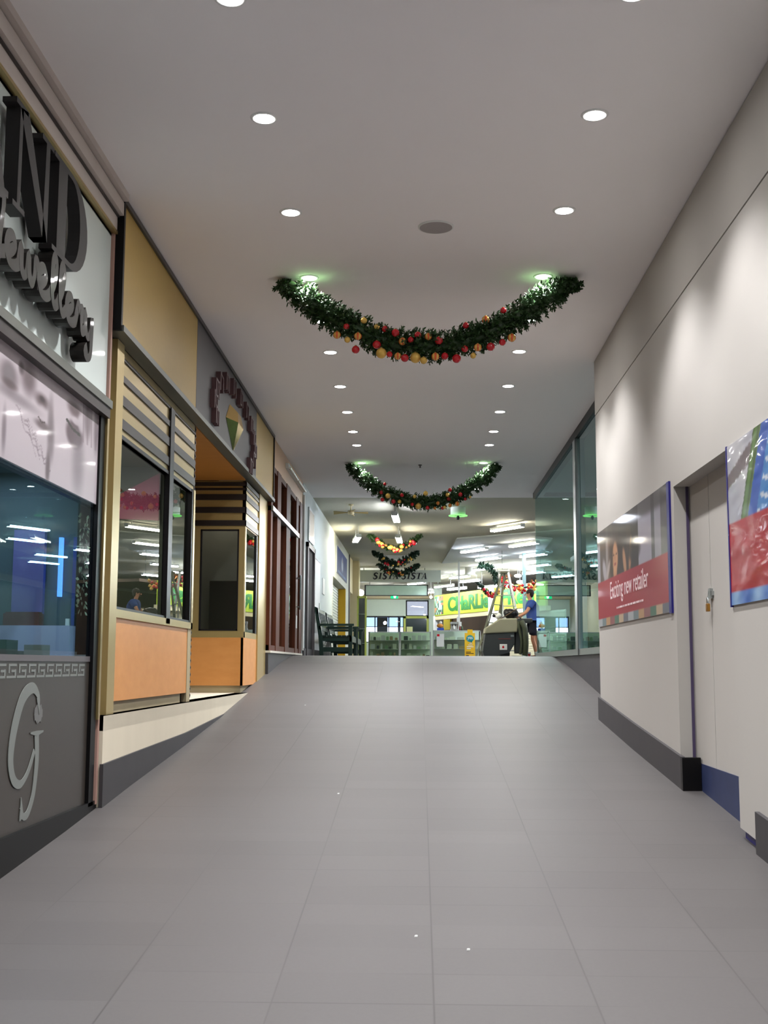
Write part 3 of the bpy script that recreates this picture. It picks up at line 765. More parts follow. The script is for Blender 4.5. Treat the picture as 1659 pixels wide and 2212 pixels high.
s2 = thing('shopfront_bay', 'narrow gold and black banded bay beyond the jewellery entrance', 'shopfront', (XB, 15.1, 1.3))
YF = 15.1
mb = MB(); mb.box(-3.7, XB, YF, YF+.04, 3.41, 3.97); mb.box(XB-.04, XB, YF, 16.3, 3.38, 3.97); mb.build('header_panel', m_goldc, s2)
mb = MB()
for z, h in ((3.915,.05),(3.86,.03),(3.735,.075),(3.57,.075),(3.405,.07)):
    mb.box(-3.7, XB+.012, YF-.012, YF, z-.01, z-.01+h); mb.box(XB, XB+.012, YF-.012, 16.3, z-.01, z-.01+h)
mb.build('dark_band', m_dkstrip, s2)
mb = MB(); 
for b in ((-3.7,-2.765,1.985,3.395),(-2.275,XB,1.985,3.395),(-2.765,-2.275,3.35,3.395),(-2.765,-2.275,1.985,2.07)): mb.box(b[0], b[1], YF-.005, YF+.03, b[2], b[3])
mb.box(XB-.03, XB+.004, 15.13, 15.2, 1.985, 3.38); mb.box(XB-.03, XB+.004, 15.13, 16.3, 1.985, 2.06)
mb.build('gold_frame', m_goldc, s2)
mb = MB()
for b in ((-2.765,-2.745,2.07,3.35),(-2.295,-2.275,2.07,3.35),(-2.765,-2.275,3.33,3.35),(-2.765,-2.275,2.07,2.09)): mb.box(b[0], b[1], YF-.008, YF+.03, b[2], b[3])
mb.build('window_frame', m_black, s2)
mb = MB(); mb.box(XB-.03, XB+.006, 16.15, 16.28, 2.06, 3.38); mb.build('window_frame', m_black, s2)
mb = MB(); mb.box(-2.75, -2.29, YF+.01, YF+.016, 2.08, 3.34); mb.build('pane', m_glass_b, s2)
mb = MB(); mb.box(XB-.02, XB-.012, 15.2, 16.16, 2.06, 3.38); mb.build('pane', m_glass_b, s2)
mb = MB(); mb.box(-3.7, XB, YF-.005, YF+.03, 1.39, 1.985); mb.box(XB-.03, XB+.004, YF-.005, 16.3, 1.39, 1.985); mb.build('timber_panel', m_orange, s2)
mb = MB(); mb.box(-3.7, XB-.03, YF+.02, 16.2, 1.30, 1.39); mb.build('kick_board', m_tan, s2)
mb = MB(); mb.box(XB-.14, XB+.02, 16.3, 17.16, 1.30, 3.98); mb.build('column', m_goldc, s2)
mb = MB(); mb.box(-3.7, -2.26, 15.6, 15.7, 1.4, 3.99); mb.box(-3.0, -2.9, YF+.04, 15.6, 1.4, 3.9)
struct(mb.build('wall_left.002', mat('mid_grey_interior', (150,148,142), .8, var=.1)), 'dark interior behind the banded bay', 'wall')
mb = MB(); mb.box(-2.7, -2.33, 15.45, 15.58, 2.0, 2.72); tag(mb.build('display_stand', mat('dark_red_brown', (52,34,36), .5)), 'dark display stand behind the banded bay glass', 'display stand')
mb = MB(); mb.box(-3.7, -2.205, 11.6, YF-.02, 3.975, 4.015); struct(mb.build('ceiling.002', m_soffit), 'orange timber soffit over the jewellery entrance', 'soffit')
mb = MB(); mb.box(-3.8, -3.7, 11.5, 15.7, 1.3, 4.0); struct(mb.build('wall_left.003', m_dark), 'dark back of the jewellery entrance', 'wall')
mb = MB(); mb.box(-3.8, -2.14, 8.22, 17.2, 1.2, 1.30); struct(mb.build('floor.002', m_plinth), 'pale ledge floor of the jewellery shopfront', 'floor')
mb = MB(); yy = profs(8.22, 17.2); 
mb.prism([(-2.3, y, gz(y)-.08) for y in yy if gz(y) < 1.3]+[(-2.3, 15.2, 1.30), (-2.3, 8.22, 1.30)], (.16,0,0))
struct(mb.build('wall_left.004', m_plinth), 'cream plinth wall under the jewellery shop', 'wall')
mb = MB(); yy = profs(8.2, 13.7)
mb.prism([(-2.15, y, gz(y)-.05) for y in yy]+[(-2.15, 13.7, 1.13), (-2.15, 11.1, 1.03), (-2.15, 9.3, 1.0), (-2.15, 8.2, .98)], (.025,0,0))
struct(mb.build('baseboard_left.001', m_skirt), 'dark tapering skirting under the cream plinth', 'baseboard')

# ---- brown framed shop at the top of the ramp
XC = -2.16
mb = MB(); yy = profs(17.16, 21.9)
mb.prism([(-2.4, y, gz(y)-.05) for y in yy]+[(-2.4, 21.9, 1.82), (-2.4, 17.16, 1.82)], (.26,0,0))
struct(mb.build('baseboard_left.002', m_skirt), 'dark base under the brown framed shop', 'baseboard')
c = thing('window_5', None, None, (XC, 19.5, 1.82)); struct(c, 'brown timber framed shopfront with steel transom', 'window')
mb = MB()
for a, b in ((17.16,17.36),(17.95,18.4),(19.2,19.75),(20.75,21.1),(21.4,21.86)): mb.box(XC-.08, XC+.03, a, b, 1.85, 4.56)
mb.box(XC-.08, XC+.02, 17.16, 21.86, 1.85, 1.93); mb.box(XC-.08, XC+.02, 17.16, 21.86, 4.48, 4.56); mb.build('frame', m_brown, c)
for a, b in ((17.36,17.95),(18.4,19.2),(19.75,20.75),(21.1,21.4)):
    mb = MB(); mb.box(XC-.03, XC-.02, a, b, 1.93, 4.48); mb.build('pane', m_glass_b, c)
mb = MB(); mb.box(XC-.02, XC+.06, 17.16, 21.0, 3.86, 3.93); mb.build('transom', m_steel, c)
mb = MB(); mb.box(XC-.1, XC+.05, 17.16, 21.9, 1.82, 1.85); mb.build('sill', mat('chipped_white_paint', (214,210,196), .8, var=.12, scale=20), c)
mb = MB(); mb.tube([(XC+.09, 20.95, 2.6),(XC+.09, 20.95, 3.2)], .018, 8); mb.bar((XC+.02,20.95,2.65),(XC+.09,20.95,2.65),.02,.02); mb.bar((XC+.02,20.95,3.15),(XC+.09,20.95,3.15),.02,.02); mb.build('door_handle', m_steel, c)
mb = MB(); mb.box(XC+.03, XC+.036, 20.82, 21.02, 2.28, 2.5); mb.build('paper_sign', m_white, c)
mb = MB(); mb.box(-2.6, XC+.02, 17.28, 21.9, 4.56, HC); struct(mb.build('trim_12', m_peach), 'pale timber fascia over the brown shop', 'fascia')
bt = thing('wall_light', 'unlit tube batten along the pale fascia over the brown shop', 'light', (-2.1, 20.2, 4.8))
mb = MB(); mb.box(XC+.02, XC+.07, 19.0, 21.75, 4.78, 4.86); mb.build('housing', m_white, bt)
mb = MB(); mb.tube([(XC+.09, 19.05, 4.79),(XC+.09, 20.3, 4.79)], .018, 8); mb.tube([(XC+.09, 20.4, 4.79),(XC+.09, 21.7, 4.79)], .018, 8); mb.build('tube', mat('unlit_tube', (232,228,220), .3), bt)
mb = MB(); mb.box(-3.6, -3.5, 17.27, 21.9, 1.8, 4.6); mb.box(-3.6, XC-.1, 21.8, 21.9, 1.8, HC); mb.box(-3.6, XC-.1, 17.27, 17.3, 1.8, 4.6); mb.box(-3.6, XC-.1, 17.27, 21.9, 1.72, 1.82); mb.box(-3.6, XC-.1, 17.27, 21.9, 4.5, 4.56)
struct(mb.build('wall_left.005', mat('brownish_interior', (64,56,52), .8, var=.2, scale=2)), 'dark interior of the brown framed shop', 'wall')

# ---- pale wall, shutters and pillar beyond
mb = MB(); mb.box(-2.6, XL, 21.9, 29.5, UP, HC)
struct(mb.build('wall_left.006', mat('bluish_white_paint', (178,190,190), .7, var=.05, scale=1.5)), 'pale wall behind the benches', 'wall')
mb = MB(); mb.box(XL, XL+.03, 22.05, 29.5, UP, UP+.14); struct(mb.build('baseboard_left.003', m_skirt), 'dark skirting behind the benches', 'baseboard')
mb = MB(); mb.box(-2.2, XL+.03, 21.87, 22.0, UP+.1, 4.75); struct(mb.build('trim_13', m_white), 'white corner strip beside the brown shop', 'trim')
dd = thing('door_3', None, None, (XL, 23.4, UP)); struct(dd, 'narrow dark doorway in the pale wall', 'door')
mb = MB(); mb.box(XL-.02, XL+.006, 22.65, 23.95, UP, 3.86); mb.build('leaf', m_darker, dd)
mb = MB(); mb.box(XL-.02, XL+.05, 22.5, 22.65, UP, 3.95); mb.box(XL-.02, XL+.05, 23.95, 24.1, UP, 3.95); mb.box(XL-.02, XL+.05, 22.5, 24.1, 3.86, 3.95); mb.build('frame', m_dkgrey, dd)
dw = thing('door_4', None, None, (XL, 25, UP)); struct(dw, 'flush white door behind the benches', 'door')
mb = MB(); mb.box(XL-.02, XL+.012, 24.2, 25.75, UP+.02, 3.8); mb.build('leaf', m_white, dw)
mb = MB(); mb.box(XL-.02, XL+.008, 24.16, 25.79, UP, 3.83); mb.build('frame', m_dkgrey, dw)
mb = MB(); mb.box(XL+.012, XL+.03, 25.5, 25.6, 2.75, 2.95); mb.build('handle', m_steel, dw)
nf = thing('wall_notice', 'framed beige notice high on the pale wall', 'notice', (XL, 23.3, 4.05))
mb = MB(); mb.box(XL, XL+.03, 22.85, 23.95, 4.02, 4.66); mb.build('frame', m_steel, nf)
mb = MB(); mb.box(XL+.03, XL+.034, 22.93, 23.87, 4.07, 4.61); mb.build('sheet', mat('beige_notice', (164,152,130), .5, var=.12, scale=9, coat=.1), nf)
mb = MB(); mb.box(XL, XL+.02, 26.4, 26.95, 3.2, 3.55); tag(mb.build('wall_plaque', m_white), 'small white plaque on the pale wall above the bench', 'plaque')
m_gcp = mat('grey_cream_paint', (190,192,176), .7, var=.05)
for nm, (a_, b_, c_, d_), lb in (('wall_left.007', (29.5,36.4,3.84,HC), 'grey-cream wall band above the first shutter'), ('wall_left.011', (35.0,36.4,UP,3.84), 'grey-cream pier after the first shutter'), ('wall_left.012', (29.5,29.75,UP,3.84), 'grey-cream pier before the first shutter')):
    mb = MB(); mb.box(-2.6, XL, a_, b_, c_, d_); struct(mb.build(nm, m_gcp), lb, 'wall')
mb = MB(); yb = 29.75
mb.box(-2.42, -2.36, 29.75, 34.92, UP, 3.835)
for k in range(26): mb.box(-2.36, -2.345, 29.75, 34.92, UP+.02+k*.078, UP+.02+k*.078+.06)
tag(mb.build('roller_shutter', m_shut), 'closed pale roller shutter under the blue poster', 'shutter')
mb = MB(); mb.box(-2.34, XL-.0, 34.93, 34.995, UP, 3.835); tag(mb.build('side_panel', m_yellow), 'mustard yellow return panel at the shutter end', 'panel')
def fblue(u, v):
    c = mixc((16,36,96), (34,60,128), v)
    c = mixc(c, (196,200,214), .9*ell(u, v, .5, .52, .09, .28, .4)); c = mixc(c, (150,120,130), .6*ell(u, v, .52, .66, .05, .07, .4))
    if .05 < v < .14 and .1 < u < .9: c = mixc(c, (150,180,220), .7*(math.sin(u*70) > -.3))
    return c
p = poster('wall_poster', (XL, 30.9, 4.02), (0,4.3,0), (0,0,.70), 60, 24, fblue, printmat('blue_print', .6, .05), .02); tag(p, 'blue poster with a pale figure above the first shutter', 'poster')
mb = MB(); mb.box(-2.6, XL+.03, 36.4, 36.6, UP, HC); struct(mb.build('trim_14', m_dkgrey), 'dark pilaster between the two shutters', 'trim')
mb = MB(); mb.box(-2.6, XL, 36.6, 38.6, 3.9, HC); struct(mb.build('wall_left.008', m_cream2), 'cream lintel above the second shutter', 'wall')
mb = MB(); mb.box(-2.36, -2.3, 36.6, 38.6, UP, 3.9)
for k in range(26): mb.box(-2.3, -2.28, 36.6, 38.6, UP+.02+k*.08, UP+.02+k*.08+.06)
tag(mb.build('roller_shutter', m_shut), 'second narrow roller shutter beside the cream pillar', 'shutter')
mb = MB(); mb.box(-2.6, -1.93, 38.6, 39.4, UP, HC); struct(mb.build('trim_15', m_cream2), 'cream pillar beyond the shutters', 'pillar')
mb = MB(); mb.box(-2.75, -2.6, 39.4, 58, UP-.2, HC); struct(mb.build('wall_left.009', m_cream2), 'far left wall of the hall', 'wall')

# ================================================================ right hoarding posters
def fr1(u, v):           # u 0 at the far end, v up
    c = (120,108,100)
    # photo part
    for (a, b, col) in [(0,.05,(170,172,182)),(.05,.16,(96,84,76)),(.16,.2,(150,140,136)),(.2,.27,(112,92,80)),(.27,.37,(74,54,46)),(.37,.5,(62,50,46)),(.5,.56,(70,54,48)),(.56,.66,(54,44,42)),(.66,.82,(176,170,184)),(.82,.86,(96,96,102)),(.86,.93,(168,164,176)),(.93,1.01,(110,106,108))]:
        if a <= u < b: c = col
    c = mixc(c, (58,42,38), .9*ell(u, v, .325, .60, .095, .26, .3))
    c = mixc(c, (206,150,108), .95*ell(u, v, .315, .64, .045, .15, .2)); c = mixc(c, (206,150,108), .9*ell(u, v, .31, .5, .03, .06, .3))
    for q_ in (.292,.336): c = mixc(c, (52,36,32), .85*ell(u, v, q_, .675, .011, .010, .4))
    c = mixc(c, (168,112,84), .7*ell(u, v, .312, .635, .008, .03, .4)); c = mixc(c, (140,44,48), .85*ell(u, v, .314, .578, .018, .011, .4))
    c = mixc(c, (200,146,106), .9*ell(u, v, .46, .56, .022, .13, .3, .12)); c = mixc(c, (190,134,94), .9*ell(u, v, .545, .6, .018, .15, .3, -.1))
    c = mixc(c, (196,190,200), .8*ell(u, v, .13, .56, .03, .12, .4, .15))
    c = mixc(c, (70,48,38), .8*ell(u, v, .25, .7, .03, .2, .4)); c = mixc(c, (204,190,186), .7*ell(u, v, .2, .56, .02, .09, .4, -.3)); c = mixc(c, (50,42,42), .8*ell(u, v, .6, .62, .08, .1, .3))
    if v > .82: c = mixc(c, (70,64,62), .75*smooth01((v-.82)/.08))
    if v < .46+.0*u: c = (166,40,56)
    if v < .075:
        k = int(u*14); c = [(176,180,184),(120,136,140),(190,150,110),(150,96,96),(84,120,100),(196,170,140),(110,110,120)][k % 7]
    return c
XP = XR-.004
pr = poster('wall_poster', (XP, 12.95, 2.06), (0,-3.66,0), (0,0,1.0), 130, 70, fr1, printmat('glossy_hoarding_print', .5, .12, .0), .008)
tag(pr, 'glossy poster reading Exciting new retailer left of the doors', 'poster')
mb = MB(); mb.box(XP-.012, XR-.0, 9.20, 9.29, 2.05, 3.06); e_ = mb.build('blue_edge', m_navy, pr)
textmesh('Exciting new retailer', 2.0, .225, (XP-.0085, 12.12, 2.255), (0,-1,0), (0,0,1), .002, mat('pale_pink_letter', (232,206,208), .4), 'lettering', pr)
mb = MB(); y = 11.75
random.seed(3)
while y > 10.35:
    l_ = random.uniform(.02,.05); mb.box(XP-.0105, XP-.0085, y-l_, y, 2.20, 2.218); y -= l_+random.choice((.008,.008,.03))
mb.build('small_print', MATS['pale_pink_letter'], pr)

def fr2(u, v):
    c = (198,196,200)
    if v > .5:
        c = mixc((186,186,196), (206,204,208), .5+.5*math.sin(u*40+v*6))
        x = u-(.07+.0*v)
        # grey shadowy bag, green and blue bag edges running diagonally
        yv = (v-.5)/.5
        if yv > .45+.9*u*.0 and u < .12 and (yv-.62) < u*2.2 and yv > .5+u*1.6-.05: c = (128,116,118)
        g = u-.06-yv*.075
        if 0 < g < .035: c = mixc((60,84,40), (104,142,74), abs(math.sin(g*120)))
        elif g >= .035: c = (44,92,186) if g < .075 else (70,140,206)
        if g > .08 and math.sin((u+v)*60) > .75: c = (220,228,238)
    elif v > .075: c = (184,34,48)
    else: c = mixc((60,110,196), (140,180,224), .5+.5*math.sin(u*60))
    return c
pr2 = poster('wall_poster', (XP, 7.46, 2.02), (0,-4.5,0), (0,0,.985), 260, 70, fr2, printmat('wrinkled_film_print', .35, .7, .45, 2.6), .008)
tag(pr2, 'wrinkled poster with red band and blue and green bags right of the doors', 'poster')
mb = MB(); mb.box(XP-.012, XR, 7.455, 7.475, 2.01, 3.01); mb.build('violet_edge', m_navy, pr2)

# ================================================================ ceiling lights
random.seed(11)
m_trimring = mat('white_trim_ring', (232,232,230), .4)
def spot(x, y, z, e, ang=114, bl=.62):
    l = bpy.data.lights.new('downlight_beam', 'SPOT'); l.energy = e; l.spot_size = math.radians(ang); l.spot_blend = bl
    l.shadow_soft_size = .06; l.color = (.985,.98,1.0)
    o = bpy.data.objects.new('downlight_beam', l); COL.objects.link(o); o.location = (x, y, z); return o
ROWY = [-4.5,-2.6,-.8,.95,2.5,4.1,5.66,7.0,8.55,10.07,11.4,12.57,14.17,15.65,17.0,18.07,19.7,22.7]
ORD = ['second','third','fourth','fifth','sixth','seventh','eighth','ninth','tenth','eleventh','twelfth','thirteenth']
LAB = {7.0:'second from the near end',8.55:'level with the ceiling speaker',10.07:'glowing over the big garland end',11.4:'half hidden behind the big garland',12.57:'first one beyond the big garland',14.17:'second one beyond the big garland',15.65:'third one beyond the big garland',17.0:'fourth one beyond the big garland',18.07:'last one before the small garland',19.7:'glowing over the end of the smaller garland',22.7:'beyond the smaller garland',5.66:'nearest, at the top edge',22.3:'nearest the far glass corner',19.3:'added to brighten the middle of the room',15.2:'added to brighten the end nearest the hoarding'}
def downlight(x, y, side):
    t = thing('downlight', 'round downlight in the %s ceiling row, %s' % (side, LAB.get(y, 'near the ramp foot at %.0f metres' % abs(y))), 'ceiling light', (x, y, HC), 'ceiling downlights')
    mb = MB(); mb.lathe([(.062,-.001),(.064,-.008),(.082,-.006),(.085,0)], (x, y, HC), 28); mb.build('trim_ring', m_trimring, t)
    mb = MB(); mb.disc((x, y, HC-.004), .0635, 28); mb.build('lens', m_lens, t)
for y in ROWY:
    for x, side in ((-.95,'left'),(1.07,'right')):
        if y > 5: downlight(x, y, side)
        spot(x, y, HC-.03, SPOT_W)

for x, y in ((2.95,22.3),(4.6,19.3),(4.6,15.2)):  # strong beams brighten the glass shop; the two deeper downlights are added
    downlight(x, y, 'glass shop'); spot(x, y, HC-.03, 260.0)
sp = thing('ceiling_speaker', 'round grey ceiling speaker between the downlight rows', 'speaker', (.13, 8.87, HC))
mb = MB(); mb.lathe([(.125,-.010),(.135,-.008),(.138,0)], (.13, 8.87, HC), 36); mb.build('rim', m_white, sp)
mb = MB(); mb.disc((.13, 8.87, HC-.0095), .126, 36); mb.build('grille', mat('speaker_grille', (168,162,160), .8, var=.2, scale=180), sp)
mb = MB(); mb.lathe([(.03,0),(.03,-.012),(.012,-.02),(.012,-.045),(.02,-.05),(.0,-.052)], (.02, 19.9, HC), 16); tag(mb.build('sprinkler', m_dkgrey), 'small grey sprinkler head on the ceiling over the small garland', 'sprinkler')

# fluorescent battens in the hall
def batten(cx, cyy, z, ang, L=1.25, lab='', m=m_tube, hang=0.0, wide=.07, grp='hall fluorescent battens'):
    t = thing('fluorescent_light', lab, 'ceiling light', (cx, cyy, z), grp)
    d = Vector((math.cos(ang), math.sin(ang), 0)); c_ = Vector((cx, cyy, z))
    mb = MB(); mb.bar(c_-d*L/2+Vector((0,0,.045)), c_+d*L/2+Vector((0,0,.045)), wide, .05); mb.build('housing', m_white, t)
    n_ = Vector((-d.y, d.x, 0))
    mb = MB(); 
    for k in (-1, 1): mb.tube([c_-d*(L/2-.03)+n_*k*wide*.35, c_+d*(L/2-.03)+n_*k*wide*.35], .022, 8)
    mb.build('tube', m, t)
    for k in (-1, 1):
        MB().bar(c_+d*(k*L/2-.012*k)-d*.012+Vector((0,0,.01)), c_+d*(k*L/2-.012*k)+d*.012+Vector((0,0,.01)), wide, .05).build('end_cap', m_white, t)
    if z+.07 < HC-.03:
        for k in (-.35, .35): MB().tube([c_+d*k*L+Vector((0,0,.07)), Vector((cx, cyy, HC))+d*k*L], .008, 6).build('hanger', m_alu, t)
    return t
A1 = math.atan2(-.85, .52)
BL = [(2.08,28.3,4.85,'cream-lit tube light nearest the glass shop corner',m_tubew),(2.80,32.1,4.85,'second tube light back along the glass corner',m_tubew),(1.55,33.8,4.85,'tube light left of the second, over the tilted panel',m_tube),
 (2.1,36.5,4.85,'tube light behind the tilted ceiling panel',m_tube),(2.2,40.3,4.85,'tube light just left of the silver ladder top',m_tube),(3.36,35.3,4.85,'tube light cut by the glass edge, upper one',m_tube),
 (3.85,38.9,4.85,'tube light cut by the glass edge, lower one',m_tube),(4.0,42.0,4.85,'far tube light above the person',m_tube),(1.46,43.4,4.8,'top tube of the bright cluster over the kiosk',m_tube),(1.9,44.8,4.75,'right tube of the bright cluster over the kiosk',m_tube),
 (.95,45.4,4.6,'left tube of the bright cluster over the kiosk',m_tube),(1.45,46.2,4.55,'lowest tube of the bright cluster over the kiosk',m_tube),(-.1,47.7,4.85,'tube light right under the italic sign',m_tube),(2.45,42.2,4.37,'low hanging tube left of the ladders',m_tube),
 (-1.25,50.0,4.55,'tube light beside the green exit sign',m_tube)]
for x, y, z, lab, m in BL: batten(x, y, z, A1, 1.25, lab, m, wide=.12)
batten(-1.6, 53.6, 4.86, 0, 1.25, 'added tube light brightening the end wall, hidden behind the blank board', m_tube, wide=.12)  # pair of tubes added to brighten the pale end wall
batten(.3, 53.6, 4.86, 0, 1.25, 'added tube light brightening the end wall above the transom window', m_tube, wide=.12)
k = 0
for x, y in ((4.9,28.2),(5.9,31.0),(5.0,34.0),(6.6,35.5),(5.9,38.5),(7.8,31.5),(7.6,38.0),(8.8,34.5),(6.8,27.2),(9.6,29.5),(5.2,43.5),(7.4,44.0)):
    batten(x, y, 4.85, A1, 1.25, 'hall tube light to the right, shown only in or through shop glass', m_tube, wide=.12); k += 1
# battens running along the corridor
batten(-.49, 25.2, 4.72, math.pi/2-.02, 1.25, 'suspended batten seen end-on behind the small garland', m_tube, wide=.13)
batten(-1.52, 29.3, 4.70, math.pi/2+.12, 1.25, 'suspended batten on the left beside the cream wall top', m_tubew, wide=.13)
batten(-.49, 29.4, 4.70, math.pi/2-.02, 1.25, 'suspended batten in line behind the end-on one', m_tubew, wide=.13)
# small pendant lamps
for x, y, z, r, lab in ((3.05,41.0,4.35,.16,'flat pendant lamp hanging left of the person'),(3.35,40.0,4.40,.12,'flat pendant lamp hanging nearest over the person'),(3.3,40.2,4.62,.12,'upper round pendant lamp over the ornament ladder'),(.30,46.8,4.42,.07,'upper small globe left of the kiosk lights'),(.46,46.2,4.24,.05,'lower small globe left of the kiosk lights')):
    t = thing('pendant_lamp', lab, 'pendant lamp', (x, y, z), 'hall pendant lamps')
    mb = MB(); mb.ball((x, y, z), r, 16, 10, sc=(1,1,.45 if r > .1 else 1)); mb.build('globe', m_tube, t)
    mb = MB(); mb.tube([(x, y, z+r*.4), (x, y, HC)], .008, 6); mb.build('rod', m_alu, t)
t = thing('wall_light', 'bright round wall lamp on the display tower beside the cream pillar', 'wall lamp', (-2.05, 42, 4.1))
mb = MB(); mb.ball((-2.03, 42, 4.15), .11, 16, 10); mb.build('globe', m_tube, t)
mb = MB(); mb.bar((-2.6, 42, 4.05), (-2.03, 42, 4.05), .04, .04); mb.build('bracket', m_alu, t)
# ceiling fan, round fitting, vent box, smoke hood
f = thing('ceiling_fan', 'yellowed ceiling fan above the benches', 'fan', (-1.42, 24.9, 4.85))
fx_, fy_, fzz = -1.42, 24.9, 4.80
mb = MB(); mb.lathe([(.0,.19),(.05,.19),(.05,.15),(.016,.14),(.016,.05),(.06,.045),(.075,.0),(.06,-.03),(0,-.035)], (fx_, fy_, fzz), 20); mb.build('motor', m_cream2, f)
m_fan = mat('yellowed_blade', (176,156,104), .5)
for a in (0.02, math.pi/2, math.pi+.02, -math.pi/2+.15):
    d = Vector((math.cos(a), math.sin(a), 0)); n_ = Vector((-d.y, d.x, 0)); c_ = Vector((fx_, fy_, fzz))
    mb = MB(); mb.prism([c_+d*.06-n_*.03, c_+d*.36-n_*.055+Vector((0,0,-.03)), c_+d*.36+n_*.055+Vector((0,0,.02)), c_+d*.06+n_*.03], (0,0,.012)); mb.build('blade', m_fan, f)
t = thing('ceiling_light', 'white drum fitting with green lit rim and black ball under it', 'ceiling light', (.85, 25.3, HC))
mb = MB(); mb.lathe([(.16,0),(.16,-.16),(.12,-.165),(0,-.165)], (.83, 25.4, HC), 28); mb.build('drum', m_white, t)
mb = MB(); mb.lathe([(.16,-.165),(.20,-.170),(.20,-.185),(.16,-.19),(.15,-.178)], (.83, 25.4, HC), 28); mb.build('rim', m_rim, t)
mb = MB(); mb.ball((.83, 25.4, HC-.225), .042, 12, 8); mb.tube([(.83,25.4,HC-.16),(.83,25.4,HC-.2)], .015, 8); mb.build('ball', m_black, t)
mb = MB(); mb.box(-1.0, -.50, 31.8, 32.6, 4.80, HC-.0); tag(mb.build('ceiling_vent', mat('beige_vent', (196,186,158), .7)), 'square beige ceiling vent box above the third garland', 'vent')
mb = MB(); mb.box(-1.1,-.2, 36.6, 37.4, 4.86, HC); tag(mb.build('ceiling_vent', m_white), 'pale ceiling vent box above the last garland', 'vent')
mb = MB(); mb.prism([(1.0,31.5,HC-.001),(3.9,29.2,HC-.001),(3.9,36.5,HC-.001),(.75,39.2,HC-.001)], (0,0,-.035)); struct(mb.build('ceiling.003', mat('light_ceiling_panel', (172,178,176), .8)), 'lighter dropped panel in the hall ceiling', 'ceiling')

# ================================================================ garlands
m_fol = mat('fir_green', (11,32,12), .45, var=.45, scale=40, rgb2=(56,94,42), spec=.5)
m_fol2 = mat('dark_fir_green', (22,44,34), .5, var=.4, scale=30, rgb2=(40,70,50))
m_redb = mat('red_bauble', (190,24,36), .2, var=.04, coat=.6)
m_goldb = mat('gold_bauble', (226,186,96), .25, metal=.3, var=.08)
m_oro = mat('orange_stripe', (214,92,44), .22, coat=.5)
m_cap = mat('bauble_cap', (190,170,110), .3, metal=.9)
def garland(label, path, Y, R, baubles, tufts, blen, fol=m_fol, seed=1, grp='fir garlands with baubles'):
    rnd = random.Random(seed)
    t = thing('garland', label, 'garland', (path[len(path)//2][0], Y, path[len(path)//2][1]), grp)
    P = spline([(x, Y, z) for x, z in path], 6)
    L = [0]
    for a, b in zip(P, P[1:]): L.append(L[-1]+(b-a).length)
    mb = MB(); mb.tube([Vector((p.x, p.y, min(p.z, HC-.06))) for p in P], R*.4, 8)
    def at(s_):
        for i in range(len(L)-1):
            if L[i+1] >= s_:
                f_ = (s_-L[i])/(L[i+1]-L[i]+1e-9); return P[i].lerp(P[i+1], f_), (P[i+1]-P[i]).normalized()
        return P[-1], (P[-1]-P[-2]).normalized()
    tot = L[-1]
    for k in range(tufts):
        s_ = tot*(k+rnd.random())/tufts; p, d = at(s_)
        if p.z > HC-.05: p = Vector((p.x, p.y, HC-.05))
        u = Vector((0,1,0)); n_ = d.cross(u).normalized(); a = rnd.uniform(0, 6.283)
        rad = (u*math.cos(a)+n_*math.sin(a)).normalized()
        ends = min(1, .55+min(s_, tot-s_)/.25*.45)
        br = (rad+d*rnd.uniform(-.7,.7)).normalized(); ln = R*ends*rnd.uniform(.75,1.12)
        tip = p+br*ln
        if tip.z > HC-.03: tip.z = HC-.03
        mb.tube([p, tip], .003, 3, caps=False, smooth=False)
        for q in range(15):
            f_ = .25+.75*q/14; b0 = p.lerp(tip, f_); aa = q*2.4+a
            e1 = br.cross(Vector((.3,.5,.8))).normalized(); e2 = br.cross(e1)
            dr = (e1*math.cos(aa)+e2*math.sin(aa)+br*.75).normalized(); e = b0+dr*blen*rnd.uniform(.7,1.1)
            if e.z > HC-.02: e.z = HC-.02
            sd = dr.cross(Vector((rnd.uniform(-1,1),rnd.uniform(-1,1),rnd.uniform(-1,1)))).normalized()*blen*.2
            mb.add([b0-sd, b0.lerp(e,.5)-sd*1.1, e, b0.lerp(e,.5)+sd*1.1, b0+sd], [(0,1,2,3,4)], 0)
    mb.build('foliage', fol, t)
    LB = {'R':'shiny red bauble','G':'textured gold bauble','S':'gold bauble with red stripes'}
    for (x, z, r, ty) in baubles:
        yy_ = Y-R*.75+rnd.uniform(-.02,.02)
        b = MB()
        if ty == 'S': b.ball((x, yy_, z), r, 20, 12, mfun=lambda k: (k//2) % 2)
        else: b.ball((x, yy_, z), r, 20, 12)
        b.lathe([(r*.28, r*.93),(r*.28, r*1.12),(0, r*1.14)], (x, yy_, z), 10, 2 if ty == 'S' else 1)
        o = b.build('bauble', [m_goldb, m_oro, m_cap] if ty == 'S' else [m_redb if ty == 'R' else m_goldb, m_cap], t); o['label'] = LB[ty]
    return t
g1 = [(-1.2,4.965),(-1.065,4.872),(-.943,4.772),(-.741,4.635),(-.539,4.531),(-.299,4.428),(0,4.372),(.259,4.384),(.498,4.445),(.737,4.566),(.937,4.68),(1.118,4.811),(1.238,4.905),(1.36,4.965)]
